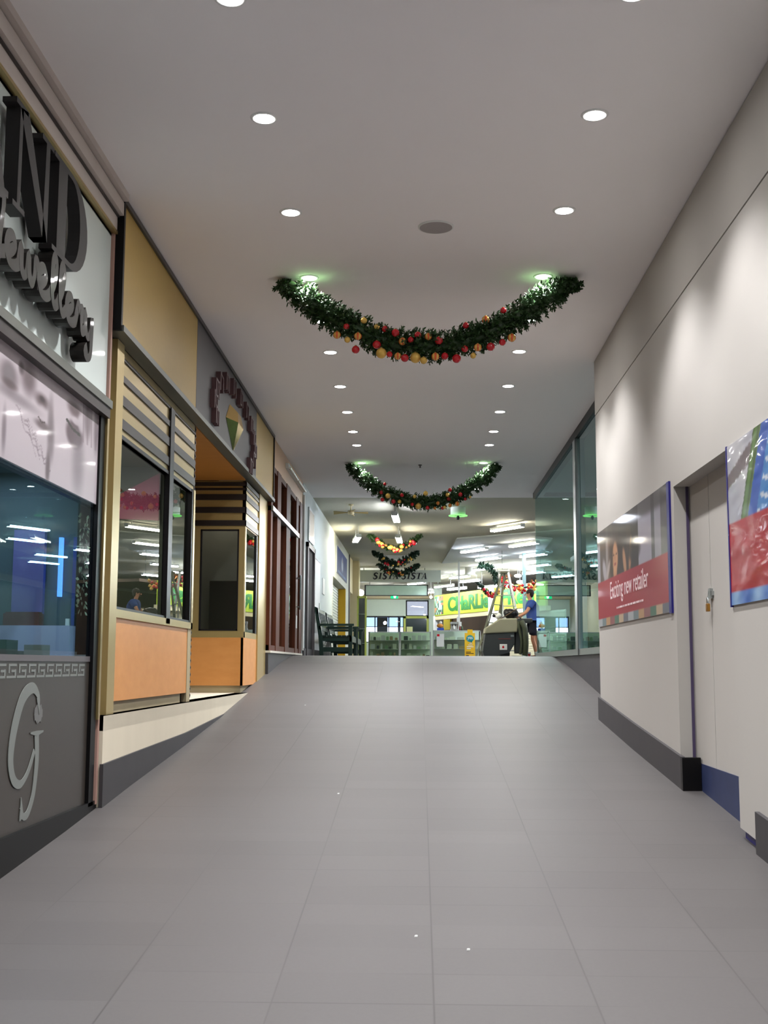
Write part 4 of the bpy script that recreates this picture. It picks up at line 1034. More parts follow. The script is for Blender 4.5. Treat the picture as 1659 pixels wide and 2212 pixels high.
b1 = [(-0.62,4.52,0.026,'R'),(-0.70,4.45,0.033,'S'),(-0.52,4.43,0.033,'S'),(-0.54,4.32,0.034,'R'),(-0.61,4.40,0.026,'G'),(-0.47,4.57,0.028,'G'),(-0.36,4.52,0.026,'G'),(-0.29,4.50,0.028,'R'),(-0.20,4.46,0.034,'R'),(-0.14,4.39,0.034,'S'),(-0.07,4.40,0.026,'R'),(-0.01,4.44,0.029,'R'),(0.08,4.43,0.031,'S'),(-0.36,4.36,0.036,'R'),(-0.32,4.28,0.045,'G'),(-0.25,4.27,0.026,'R'),(-0.18,4.26,0.031,'S'),(-0.12,4.24,0.034,'R'),(-0.03,4.25,0.046,'G'),(0.04,4.22,0.031,'G'),(0.17,4.39,0.034,'R'),(0.14,4.25,0.034,'S'),(0.22,4.26,0.031,'R'),(0.32,4.24,0.038,'R'),(0.39,4.32,0.029,'R'),(0.46,4.26,0.025,'G'),(0.50,4.33,0.034,'S'),(0.61,4.34,0.036,'R'),(0.71,4.38,0.029,'R'),(0.79,4.42,0.036,'S'),(0.40,4.53,0.027,'R'),(0.57,4.58,0.034,'S'),(0.72,4.66,0.027,'R')]
garland('big dark fir garland with red and gold baubles, nearest, slung between two downlights', g1, 10.1, .14, b1, 1150, .034, seed=2)
g2 = [(-1.175,4.955),(-.997,4.784),(-.805,4.628),(-.574,4.497),(-.268,4.373),(.038,4.311),(.344,4.342),(.649,4.45),(.917,4.604),(1.109,4.759),(1.302,4.955)]
b2 = [(-0.62,4.47,0.032,'R'),(-0.51,4.41,0.043,'G'),(-0.42,4.32,0.036,'R'),(-0.32,4.32,0.032,'G'),(-0.28,4.42,0.032,'R'),(-0.07,4.40,0.032,'G'),(0.11,4.45,0.039,'G'),(-0.11,4.27,0.028,'R'),(-0.01,4.24,0.050,'G'),(0.31,4.29,0.032,'S'),(0.47,4.43,0.036,'G'),(0.51,4.51,0.032,'R'),(0.49,4.36,0.032,'R'),(0.68,4.43,0.036,'R'),(0.51,4.25,0.032,'S'),(0.63,4.28,0.039,'S'),(0.39,4.21,0.028,'R'),(0.42,4.22,0.028,'G'),(0.14,4.21,0.032,'R'),(0.26,4.21,0.025,'S'),(-0.60,4.35,0.032,'R'),(-0.56,4.61,0.025,'R'),(0.76,4.36,0.025,'R'),(0.84,4.39,0.021,'G')]
garland('smaller fir garland over the ramp top, second from the near end', g2, 19.7, .135, b2, 800, .038, seed=3)
def vgar(label, x0, x1, Y, zb, R, n, mix, tufts, fol, seed, zt=HC-.03, rad=(.035,.045,.06)):
    rnd = random.Random(seed); xc = (x0+x1)/2; w_ = (x1-x0)/2
    path = [(xc+w_*s_, zb+(zt-zb)*abs(s_)**1.6) for s_ in (-1,-.8,-.6,-.4,-.2,0,.2,.4,.6,.8,1)]
    bs = []
    for k in range(n):
        s_ = rnd.uniform(-.72,.72); z = zb+(zt-zb)*abs(s_)**1.6
        bs.append((xc+w_*s_, z+rnd.uniform(-R*.95, R*.35), rnd.choice(rad), rnd.choice(mix)))
    return garland(label, path, Y, R, bs, tufts, .05, fol, seed)
vgar('thin hall garland heavy with gold and red baubles, first behind the battens', -1.29, .08, 30.4, 4.58, .09, 32, 'RGGRGS', 150, m_fol, 21)
vgar('dark hall garland with sparse baubles, below the bauble-heavy one', -1.35, .0, 34.9, 4.58, .12, 20, 'RGG', 190, m_fol2, 22, rad=(.025,.03,.04))
vgar('darkest hall garland hanging in front of the italic sign', -1.35, -.0, 39.4, 4.63, .13, 13, 'RSG', 190, m_fol2, 23, rad=(.025,.03,.035))
vgar('small hall garland left of the olive ladder', 1.95, 2.85, 39.6, 3.95, .10, 18, 'RRGS', 110, m_fol2, 24, zt=4.35)

# ================================================================ far hall things
# italic shop sign
sg2 = thing('hanging_sign', 'wide grey bulkhead sign reading SISTA SISTA in dark italics', 'sign', (-.4, 41.4, 4.5))
mb = MB(); mb.box(-2.35, .75, 41.4, 41.5, 4.49, 4.90); mb.build('board', m_signgrey, sg2)
for x in (-1.9, .2): MB().tube([(x, 41.45, 4.9), (x, 41.45, HC)], .012, 6).build('hanger', m_black, sg2)
SER = {'I': ([[(.2,0),(.45,0),(.45,1),(.2,1)],[(.05,0),(.6,0),(.6,.05),(.05,.05)],[(.05,.95),(.6,.95),(.6,1),(.05,1)]], .72),
 'T': ([[(.32,0),(.56,0),(.56,1),(.32,1)],[(.16,0),(.72,0),(.72,.05),(.16,.05)],[(0,.93),(.88,.93),(.88,1),(0,1)],[(0,.72),(.05,.72),(.08,.93),(0,.93)],[(.83,.72),(.88,.72),(.88,.93),(.8,.93)]], .92),
 'A': ([[(.1,.04),(.18,.04),(.46,.97),(.4,.97)],[(.4,1),(.52,1),(.86,.04),(.6,.04)],[(.2,.3),(.66,.3),(.66,.36),(.22,.36)],[(0,0),(.32,0),(.32,.05),(0,.05)],[(.5,0),(.98,0),(.98,.05),(.5,.05)]], 1.0)}
mb = MB(); xx = -1.60
Ssp = [(.62,.78),(.52,.95),(.34,.99),(.16,.88),(.15,.70),(.35,.54),(.56,.40),(.60,.20),(.45,.03),(.24,.02),(.06,.22)]
sc_ = .222; sh = .22
for ch in 'SISTA SISTA':
    if ch == ' ': xx += .4*sc_; continue
    if ch == 'S':
        pts = spline([(xx+(a+sh*c_)*sc_, 41.398, 4.592+c_*sc_*.95) for a, c_ in Ssp], 4); n = len(pts)
        mb.ribbon(pts, [(.035+.035*math.sin(math.pi*i/n)**2)*.85 for i in range(n)], (0,-1,0), .006); xx += .78*sc_
    else:
        polys, wd = SER[ch]
        for p in polys: mb.prism([(xx+(a+sh*c_)*sc_, 41.398, 4.592+c_*sc_*.95) for a, c_ in p], (0,-.006,0))
        xx += wd*sc_*.93
mb.build('lettering', m_navyl, sg2)
bs = thing('hanging_board', 'blank glossy board in a dark frame below the italic sign', 'board', (-.9, 46.5, 4.3))
mb = MB(); mb.box(-2.07, .33, 46.5, 46.53, 4.33, 4.70); mb.build('sheet', mat('glossy_grey_green', (150,172,160), .12, coat=.6), bs)
mb = MB()
for b in ((-2.1,-2.05,4.3,4.73),(.31,.36,4.3,4.73),(-2.1,.36,4.3,4.33),(-2.1,.36,4.70,4.73)): mb.box(b[0],b[1],46.48,46.54,b[2],b[3])
mb.tube([(-1.9,46.5,4.7),(-1.9,46.5,HC)],.012,6); mb.tube([(.2,46.5,4.7),(.2,46.5,HC)],.012,6); mb.build('frame', m_black, bs)
ex = thing('exit_sign', 'green lit exit sign with white figure below the board', 'exit sign', (-1.05, 52, 4.55))
mb = MB(); mb.box(-1.22, -.90, 52, 52.05, 4.50, 4.68); mb.build('box', m_exit, ex)
mb = MB(); mb.box(-1.08, -1.0, 51.99, 52.0, 4.52, 4.60); mb.ball((-1.04, 51.995, 4.635), .02, 8, 6); mb.bar((-1.1,51.995,4.6),(-.98,51.995,4.6),.01,.02); mb.build('figure', m_exitw, ex)
mb = MB(); mb.tube([(-1.06,52.02,4.68),(-1.06,52.02,HC)],.012,6); mb.build('hanger', m_alu, ex)
mb = MB(); mb.lathe([(.18,.0),(.18,-.13),(.20,-.14),(.16,-.16),(0,-.16)], (.02, 52, HC), 20); mb.box(-.06,.1,51.95,52.05,HC-.02,HC); tag(mb.build('ceiling_drum', m_white), 'white drum fitting above the far transom window', 'ceiling light')
mb = MB(); mb.lathe([(.17,.0),(.17,-.22),(.2,-.24),(0,-.25)], (1.75, 41.2, HC), 20); tag(mb.build('ceiling_drum', m_white), 'white drum fitting between hanging tube and lime sign', 'ceiling light')

# lime shop with hand painted sign, set at an angle
A = Vector((.70, 48.2, 0)); Bv = Vector((4.6, 38.5, 0)); du = (Bv-A).normalized(); nrm = Vector((du.y, -du.x, 0))
if nrm.y > 0: nrm = -nrm
LL = (Bv-A).length
def pl(s_, z, o=0.0): q = A+du*s_+nrm*o; return (q.x, q.y, z)
def slab(mb, s0, s1, z0, z1, o0, o1, m=0):
    mb.prism([pl(s0,z0,o0), pl(s1,z0,o0), pl(s1,z1,o0), pl(s0,z1,o0)], nrm*(o1-o0), m); return mb
ls = thing('shop_sign', 'lime green sign with hand painted letters CHaRLie FResh', 'sign', pl(3, 3.6))
slab(MB(), 0, 9.4, 3.60, 4.40, 0, .08).build('board', m_lime, ls)
o_ = Vector(pl(1.35, 3.72, .082)); textmesh('CHaRLie', 3.75, .56, o_, du, (0,0,1), .012, m_green, 'lettering', ls, bold=.035, spacing=.95)
o_ = Vector(pl(6.05, 3.74, .082)); textmesh('FResh', 2.9, .56, o_, du, (0,0,1), .012, m_green, 'lettering', ls, bold=.035, spacing=.95)
random.seed(5)
mb = MB(); 
for i in range(8):
    for j in range(8): slab(mb, .04+i*.105, .145+i*.105, 3.64+j*.09, 3.73+j*.09, .081, .09, random.randrange(5))
mb.build('fruit_picture', [mat('fp%d_print' % q, c_, .6) for q, c_ in enumerate(((70,120,80),(170,200,180),(190,120,90),(110,150,130),(60,90,70)))], ls)
mb = MB(); slab(mb, 0, 9.4, 3.44, 3.60, -.1, .06); struct(mb.build('trim_16', m_cream2), 'cream lintel under the lime sign', 'lintel')
mb = MB(); slab(mb, -6.2, 10.4, UP, 4.2, -2.6, -2.5); slab(mb, -.1, 10.4, 4.3, 4.40, -2.6, -.0)
struct(mb.build('wall_back.002', mat('brown_shop_wall', (92,66,40), .7, var=.4, scale=1.5, rgb2=(60,50,34))), 'brown dim back wall of the lime-signed shop', 'wall')
mb = MB(); slab(mb, -5.9, -4.2, 3.2, 3.8, -2.48, -2.4); tag(mb.build('menu_board', mat('olive_yellow_board', (176,160,30), .5, var=.3, scale=3)), 'olive yellow menu board inside the lime-signed shop', 'board')
mb = MB(); slab(mb, .2, 5.0, UP, 2.55, -.4, -.1); tag(mb.build('shop_counter', mat('dark_counter', (52,42,36), .5)), 'dark counter inside the lime-signed shop', 'counter')
mb = MB(); slab(mb, -.15, .0, UP, 3.6, -.3, .08); slab(mb, 5.05, 5.5, UP, 4.42, -.3, .10)
struct(mb.build('trim_17', m_white), 'white posts of the lime-signed shop', 'post')
mb = MB(); slab(mb, 5.5, 10.4, UP, 3.44, -.12, -.08)
for q in range(20): slab(mb, 5.5, 10.4, UP+.02+q*.08, UP+.08+q*.08, -.08, -.06)
tag(mb.build('roller_shutter', mat('cream_shutter', (218,212,184), .6)), 'cream roller shutter behind the ladders', 'shutter')

# counters and kiosk
cg = glassmat('counter_glass', (.93,.98,.94), 1.4, (.9,1,.92))
def counter(label, x0, x1, y0, y1, h, m_back, goods, seed):
    t = thing('display_counter', label, 'counter', ((x0+x1)/2, y0, UP), 'glass display counters')
    mb = MB(); mb.box(x0, x1, y0, y1, UP, UP+.08); mb.box(x0, x1, y1-.03, y1, UP, UP+h-.02); mb.build('base', m_back, t)
    mb = MB()
    for z in (.34,.62): mb.box(x0+.02, x1-.02, y0+.05, y1-.03, UP+z, UP+z+.012)
    mb.build('shelf', m_steel, t)
    mb = MB()
    for x in (x0, x1-.025): mb.box(x, x+.025, y0, y0+.025, UP, UP+h); mb.box(x, x+.025, y1-.03, y1, UP, UP+h)
    mb.box(x0, x1, y0, y0+.02, UP+h-.03, UP+h); mb.build('frame', m_alu, t)
    mb = MB(); mb.box(x0+.025, x1-.025, y0+.006, y0+.012, UP+.08, UP+h-.03); mb.build('pane', cg, t)
    mb = MB(); mb.box(x0, x1, y0+.02, y1, UP+h-.02, UP+h); mb.build('top', cg, t)
    return t
m_cback = mat('green_grey_back', (206,222,200), .7, var=.2, scale=6)
for i, (x0, x1) in enumerate(((-1.62,-.62),(-.6,.38))):
    counter(['left greenish glass display counter near the pillar','right greenish glass display counter before the white kiosk'][i], x0, x1, 38.6, 39.2, .90, m_cback, True, i)
# goods in the counters
random.seed(8)
gm = [mat('goods_%s' % n_, c_, .5) for n_, c_ in (('green',(120,150,110)),('pale',(190,196,176)),('dark',(60,70,66)),('tan',(150,130,96)),('silver',(180,186,180)))]
for z in (.08,.352,.632):
    x = -1.55
    while x < .3:
        w_ = random.uniform(.05,.14); h_ = random.uniform(.06,.17); d_ = .12
        if not (-.68 < x+w_ and x < -.56):
            mb = MB(); mb.box(x, x+w_, 38.82, 38.82+d_, UP+z+.0, UP+z+h_)
            mb.box(x+.01, x+w_-.01, 38.825, 38.82+d_-.005, UP+z+h_, UP+z+h_+.012)
            o = mb.build('boxed_ware', gm[random.randrange(5)])
            tag(o, 'small boxed ware on the %s shelf of the greenish counters' % {.08:'bottom',.352:'middle',.632:'top'}[z], 'box', 'boxed wares on the %s counter shelf' % {.08:'bottom',.352:'middle',.632:'top'}[z])
        x += w_+random.uniform(.02,.08)
counter('white topped kiosk counter with glass front and shelves', .44, 1.92, 37.6, 38.3, .92, m_white, False, 4)
ks = []
random.seed(9)
for z in (.352,.632):
    x = .5
    while x < 1.3:
        w_ = random.uniform(.08,.22); h_ = random.uniform(.05,.15)
        mb = MB(); mb.box(x, x+w_, 37.8, 37.95, UP+z, UP+z+h_); mb.box(x+.012, x+w_-.012, 37.81, 37.94, UP+z+h_, UP+z+h_+.01); o = mb.build('boxed_ware', gm[random.choice((1,4,1,3))])
        tag(o, 'pale boxed ware on the %s kiosk shelf' % ('middle' if z < .5 else 'top'), 'box', 'boxed wares on the %s kiosk shelf' % ('middle' if z < .5 else 'top'))
        x += w_+.06
mb = MB(); mb.box(.55, .78, 37.59, 37.6, 2.22, 2.62); mb.box(.56, .64, 37.585, 37.59, 2.54, 2.61, 1); tag(mb.build('paper_notice', [m_white, m_redb]), 'white paper notice with red corner on the kiosk front', 'notice')
# things on the kiosk
kt = UP+.92
mb = MB(); mb.box(.57, .78, 37.8, 38.05, kt, kt+.08); tag(mb.build('blue_tray', mat('blue_plastic', (40,70,170), .4), bevel=.01), 'blue tub on the left of the kiosk top', 'tub')
t = thing('orange_toy', 'orange and white soft object on the blue tub', 'soft toy', (.66, 37.9, kt+.08))
mb = MB(); mb.ball((.66, 37.92, kt+.15), .085, 14, 10, sc=(1.2,1,.8)); mb.build('body', mat('orange_cloth', (226,150,70), .8), t)
mb = MB(); mb.ball((.68, 37.92, kt+.24), .05, 12, 8); mb.build('top', m_white, t)
t = thing('coffee_machine', 'small silver machine on the kiosk top beside the post', 'machine', (1.08, 37.9, kt))
mb = MB(); mb.box(.98, 1.22, 37.85, 38.1, kt, kt+.05); mb.box(1.0, 1.2, 37.95, 38.1, kt+.05, kt+.26); mb.box(.99, 1.21, 37.85, 38.1, kt+.20, kt+.27); mb.build('body', m_steel, t)
mb = MB(); mb.tube([(1.05,37.9,kt+.2),(1.05,37.86,kt+.14)], .015, 8); mb.tube([(1.15,37.9,kt+.2),(1.15,37.86,kt+.14)], .015, 8); mb.build('spout', m_black, t)
mb = MB(); mb.lathe([(.03,0),(.04,.1),(.0,.1)], (1.1,37.9,kt+.05), 12); mb.build('jug', m_white, t)
for i, (x, c_) in enumerate(((1.28,(120,50,50)),(1.35,(60,80,60)))):
    mb = MB(); mb.lathe([(0,0),(.03,0),(.03,.1),(.012,.13),(.012,.16),(0,.16)], (x, 37.9, kt), 12); tag(mb.build('small_bottle', mat('bottle_%s' % ('red' if i == 0 else 'green'), c_, .3)), ['small dark red bottle on the kiosk by the machine','small green bottle on the kiosk right of the red one'][i], 'bottle')
mb = MB(); mb.box(2.36, 2.52, 38.0, 38.1, kt-.14, kt+.02); mb.box(2.2, 2.7, 37.9, 38.4, UP, kt-.14); tag(mb.build('yellow_box', [m_yellow]), 'yellow topped stand behind the olive ladder', 'stand')
t = thing('white_post', 'slim white service post rising from the kiosk to the lights', 'post', (1.27, 38.2, UP))
mb = MB(); mb.box(1.245, 1.305, 38.4, 38.46, UP, HC); mb.build('post', m_white, t)
mb = MB(); mb.box(1.20, 1.30, 38.36, 38.4, 3.02, 3.18); mb.box(1.27, 1.35, 38.36, 38.4, 2.88, 3.02); mb.build('outlet_box', m_white, t)
# yellow banner with teal speech bubble
bn = thing('pull_up_banner', 'yellow pull-up banner with teal speech bubble reading yes', 'banner', (1.35, 35.0, UP))
m_by = mat('banner_yellow', (238,190,40), .5, var=.03); m_tl = mat('teal_print', (20,140,150), .5)
mb = MB(); mb.box(1.32, 1.62, 35.0, 35.01, UP+.06, 2.58); mb.box(1.40, 1.55, 35.0, 35.01, 2.58, 2.68); mb.build('sheet', m_by, bn)
mb = MB(); mb.box(1.30, 1.64, 34.94, 35.08, UP, UP+.06); mb.bar((1.47,35.03,UP+.06),(1.47,35.03,2.6),.012,.012); mb.build('stand', m_alu, bn)
mb = MB(); pts = [(1.475+.11*math.cos(a), 34.998, 2.42+.10*math.sin(a)) for a in [2*math.pi*k/24 for k in range(24)]]; mb.prism(pts, (0,-.002,0)); mb.prism([(1.47,34.998,2.34),(1.54,34.998,2.30),(1.53,34.998,2.36)], (0,-.002,0)); mb.build('bubble', m_tl, bn)
textmesh('yes', .15, .10, (1.40, 34.9955, 2.37), (1,0,0), (0,0,1), .001, m_white, 'lettering', bn, bold=.01)
mb = MB()
for z, x0, x1 in ((2.27,1.46,1.53),(2.22,1.42,1.55),(2.17,1.38,1.57),(2.12,1.38,1.5)): mb.box(x0, x1, 34.997, 34.999, z, z+.025)
mb.build('small_print', m_white, bn)
mb = MB()
for z, x0, x1 in ((2.02,1.36,1.50),(1.98,1.36,1.58),(1.92,1.36,1.44)): mb.box(x0, x1, 34.997, 34.999, z, z+.022)
mb.build('dark_print', m_dkstrip, bn)
# glass display tower
t = thing('display_tower', 'tall glass display tower with yellow-green posts by the cream pillar', 'cabinet', (-1.75, 37.2, UP))
mb = MB()
for x in (-1.9,-1.66):
    for y in (37.0,37.4): mb.box(x, x+.04, y, y+.04, UP, 3.74)
mb.box(-1.9,-1.62,37.0,37.44,3.70,3.76); mb.box(-1.9,-1.62,37.0,37.44,UP,UP+.1); mb.build('frame', m_ygreen, t)
mb = MB()
for z in (2.3,2.75,3.2): mb.box(-1.88,-1.64,37.02,37.42,z,z+.012)
mb.build('shelf', m_steel, t)
mb = MB(); mb.box(-1.86,-1.66,37.01,37.018,UP+.1,3.7); mb.build('pane', m_glass_c, t)
mb = MB(); mb.box(-1.86,-1.66,37.38,37.39,UP+.1,3.7); mb.build('back_panel', m_dark, t)

# ladders
ld1 = thing('step_ladder', 'olive metal stepladder standing left of the scrubber', 'ladder', (1.9, 31.5, UP))
Yl = 31.6
def rail(name, t, p, q, m, w_=.05, h_=.025): MB().bar(p, q, w_, h_, up=(0,1,0)).build(name, m, t)
p0, p1 = Vector((1.47,Yl,UP)), Vector((2.22,Yl+.55,4.12)); q0, q1 = Vector((1.97,Yl+.5,UP)), Vector((2.30,Yl+.75,4.12))
rail('rail', ld1, p0, p1, m_galv); rail('rail', ld1, q0, q1, m_galv)
for k in range(8):
    f_ = .10+.105*k; MB().bar(p0.lerp(p1,f_), q0.lerp(q1,f_), .05, .022).build('rung', m_galv, ld1)
rail('rear_rail', ld1, (1.62,Yl+1.3,UP), (2.22,Yl+.6,4.1), m_galv, .03); rail('rear_rail', ld1, (2.12,Yl+1.5,UP), (2.30,Yl+.8,4.1), m_galv, .03)
MB().box(2.17,2.36,Yl+.5,Yl+.85,4.10,4.13).build('top_cap', m_galv, ld1)
ld2 = thing('step_ladder', 'tall silver stepladder rising behind the scrubber', 'ladder', (2.4, 32.8, UP))
p0, p1 = Vector((2.42,33.0,UP)), Vector((2.21,33.3,4.24)); q0, q1 = Vector((2.92,33.0,UP)), Vector((2.46,33.3,4.24))
rail('rail', ld2, p0, p1, m_alu, .055, .04); rail('rail', ld2, q0, q1, m_alu, .055, .04)
for k in range(7):
    f_ = .1+.125*k; MB().bar(p0.lerp(p1,f_), q0.lerp(q1,f_), .06, .03).build('rung', m_alu, ld2)
rail('brace', ld2, p0.lerp(p1,.70), p0.lerp(q0,.4).lerp(p1.lerp(q1,.4),.76), m_alu, .02, .02)
rail('rear_rail', ld2, (2.36,33.9,UP), (2.25,33.35,4.22), m_alu, .03); rail('rear_rail', ld2, (2.9,33.9,UP), (2.44,33.35,4.22), m_alu, .03)
MB().box(2.17,2.5,33.22,33.42,4.23,4.27).build('top_cap', m_alu, ld2)
mb = MB(); mb.box(3.05, 3.15, 35.5, 35.6, UP, HC); struct(mb.build('trim_18', mat('blue_grey_post', (130,160,160), .5)), 'blue-grey post behind the person', 'post')

# hung ornament cluster behind the ladders
oc = thing('ornament_cluster', 'hanging cluster of tinsel stars and red and gold baubles behind the ladders', 'ornament', (2.85, 34.6, 4.0))
random.seed(31); mb = MB()
for k in range(4):
    c_ = Vector((random.uniform(2.45,3.5), 34.7+random.uniform(-.1,.1), random.uniform(3.75,4.2)))
    for a in range(18):
        d = Vector((random.gauss(0,1),random.gauss(0,1),random.gauss(0,1))).normalized()*random.uniform(.12,.2); s_ = d.cross(Vector((.2,.9,.3))).normalized()*.014
        mb.add([c_-s_, c_+d, c_+s_], [(0,1,2)])
mb.build('tinsel', mat('copper_tinsel', (170,74,50), .3, metal=.5, rgb2=(206,150,70)), oc)
mb = MB(); mb.tube([(2.4,34.7,4.1),(2.7,34.7,3.92),(3.0,34.7,3.86),(3.3,34.7,3.95),(3.5,34.7,4.2)], .03, 6); mb.tube([(2.4,34.7,4.1),(2.4,34.7,HC)], .006, 5); mb.tube([(3.5,34.7,4.2),(3.5,34.7,HC)], .006, 5); mb.build('cord', m_fol2, oc)
for k in range(34):
    x = random.uniform(2.35,3.55); z = 3.82+.32*((x-2.95)/.6)**2*.8+random.uniform(-.1,.12); r = random.choice((.035,.045,.055))
    b = MB(); b.ball((x, 34.6+random.uniform(-.05,.05), z), r, 12, 8); o = b.build('bauble', random.choice((m_redb, m_goldb, m_redb, m_oro)), oc)
fr_ = thing('fir_frond', 'dark drooping fir frond hanging left of the silver ladder', 'decoration', (2.1, 33.9, 4.3))
random.seed(4); mb = MB(); P = spline([(1.72,34.0,4.48),(1.95,34.0,4.42),(2.12,34.0,4.25),(2.2,34.0,4.0)], 8)
for i, p in enumerate(P[:-1]):
    for a in range(9):
        d = Vector((random.uniform(-.6,.6), random.uniform(-1,1), random.uniform(-1,.6))).normalized()*.16; s_ = d.cross(Vector((0,1,.2))).normalized()*.014
        mb.add([p-s_, p+d*.5-s_*1.4, p+d, p+d*.5+s_*1.4, p+s_], [(0,1,2,3,4)])
mb.tube(P, .012, 5); mb.tube([P[0], (1.72,34.0,HC)], .005, 5); mb.build('needles', m_fol2, fr_)

# benches
m_bench = mat('dark_green_timber', (24,50,42), .4, var=.15, spec=.5)
def bench(y0, y1, label):
    t = thing('park_bench', label, 'bench', (-1.7, (y0+y1)/2, UP), 'dark green benches along the pale wall')
    xb, xf = -1.94, -1.36
    for y in (y0, y1-.07):
        mb = MB(); mb.prism([(xb-.03,y,UP),(xb+.05,y,UP),(xb+.02,y,UP+.42),(xb-.08,y,UP+.97),(xb-.15,y,UP+1.0),(xb-.14,y,UP+.94),(xb-.06,y,UP+.42)], (0,.07,0)); mb.build('back_post', m_bench, t)
        mb = MB(); mb.box(xf-.035, xf+.035, y, y+.07, UP, UP+.62); mb.build('front_leg', m_bench, t)
        mb = MB(); mb.box(xb-.07, xf+.07, y-.01, y+.08, UP+.61, UP+.655); mb.build('armrest', m_bench, t)
        mb = MB(); mb.box(xb, xf, y+.015, y+.055, UP+.31, UP+.40); mb.box(xb, xf, y+.02, y+.05, UP+.10, UP+.19); mb.build('side_rail', m_bench, t)
    mb = MB()
    for k in range(6): mb.box(xb+.02+k*.098, xb+.10+k*.098, y0, y1, UP+.40, UP+.425)
    mb.build('seat', m_bench, t)
    mb = MB(); mb.bar((xb-.035,y0,UP+.58),(xb-.035,y1,UP+.58),.03,.09); mb.bar((xb-.085,y0,UP+.9),(xb-.085,y1,UP+.9),.03,.11)
    n = int((y1-y0)/.13)
    for k in range(1, n): y = y0+(y1-y0)*k/n; mb.bar((xb-.035,y,UP+.6),(xb-.078,y,UP+.88),.05,.02,up=(0,1,0))
    mb.build('backrest', m_bench, t)
    mb = MB(); mb.box(xf-.02, xf+.02, y0, y1, UP+.30, UP+.40); mb.build('front_rail', m_bench, t)
bench(24.0, 25.85, 'dark green slatted bench nearest the brown shop'); bench(26.3, 28.1, 'dark green slatted bench further along the pale wall')
mb = MB(); mb.box(-1.89, -1.79, 24.4, 24.5, UP, UP+.28); mb.box(-1.88,-1.80,24.41,24.49,UP+.28,UP+.30); tag(mb.build('white_carton', m_white), 'white carton standing under the nearer bench', 'carton')

# floor scrubber
sc = thing('floor_scrubber', 'walk-behind floor scrubber with grey-beige top tank and dark lower body', 'cleaning machine', (2.0, 30.0, UP))
m_st = mat('grey_beige_plastic', (150,148,126), .5, var=.05); m_sb = mat('charcoal_plastic', (58,62,64), .5, var=.06); m_sk = mat('olive_hose', (60,66,48), .5, var=.15)
y0, y1 = 29.6, 30.3
mb = MB(); mb.prism([(x, y0, z) for x, z in [(1.60,2.42),(2.40,2.46),(2.42,2.62),(2.40,2.80),(1.98,2.79),(1.62,2.56)]], (0,y1-y0,0)); mb.build('top_tank', m_st, sc, .03)
mb = MB(); mb.prism([(x, y0+.03, z) for x, z in [(1.62,2.42),(2.34,2.46),(2.34,2.18),(2.20,1.95),(1.98,1.90),(1.90,1.86),(1.60,1.86),(1.56,2.0)]], (0,y1-y0-.06,0)); mb.build('lower_body', m_sb, sc, .02)
mb = MB(); mb.tube([(1.74,y0+.08,1.90),(1.74,y0+.14,1.90)], .09, 20); mb.build('wheel', m_black, sc); mb = MB(); mb.tube([(2.1,y0+.06,1.93),(2.1,y0+.13,1.93)], .12, 20); mb.build('wheel', m_black, sc); mb = MB(); mb.tube([(2.1,y1-.13,1.93),(2.1,y1-.06,1.93)], .12, 20); mb.build('wheel', m_black, sc)
mb = MB(); mb.box(1.58, 2.3, y0+.02, y1-.02, UP+.0, 1.88); mb.build('brush_deck', m_sb, sc)
mb = MB(); mb.box(1.97, 2.15, y0+.018, y0+.03, 2.03, 2.17); bd = mb.build('badge', m_white, sc); bd['label'] = 'white badge'
mb = MB(); mb.ball((2.055, y0+.016, 2.095), .028, 12, 8, sc=(1,.15,1)); mb.bar((2.055,y0+.016,2.11),(2.055,y0+.016,2.14),.014,.01,up=(1,0,0)); mb.build('badge_mark', m_redb, bd)
mb = MB(); mb.box(1.94, 2.24, y0+.024, y0+.03, 2.29, 2.305); mb.build('red_stripe', mat('dull_red', (130,60,56), .5), sc)
mb = MB(); mb.box(2.24, 2.32, y0+.02, y0+.03, 2.35, 2.39); mb.build('latch', m_steel, sc)
mb = MB(); mb.box(2.36, 2.62, y0+.1, y1-.1, 1.95, 2.74); mb.box(2.40, 2.78, y0+.06, y1-.06, 2.70, 2.80); mb.build('rear_console', m_sb, sc, .02)
mb = MB(); mb.tube(spline([(2.44,y0+.02,2.74),(2.46,y0-.02,2.5),(2.5,y0-.05,2.2),(2.46,y0-.03,1.92)], 6), .035, 10); mb.tube(spline([(2.5,y0+.02,2.72),(2.58,y0-.04,2.55),(2.6,y0-.05,2.2),(2.58,y0,1.9)], 6), .07, 10); mb.build('hose', m_sk, sc)
mb = MB(); mb.tube([(2.5,y0+.05,2.80),(2.42,y0+.05,2.84),(2.36,y0+.2,2.84),(2.36,y1-.2,2.84),(2.42,y1-.05,2.84)], .015, 8); mb.build('handle', m_black, sc)
mb = MB(); mb.tube(spline([(2.3,y0+.3,1.86),(2.6,y0+.1,1.84),(2.75,y0+.3,1.84)], 5), .03, 8); mb.bar((2.62,y0-.05,1.85),(2.7,y1,1.85),.06,.08); mb.build('squeegee', m_black, sc)
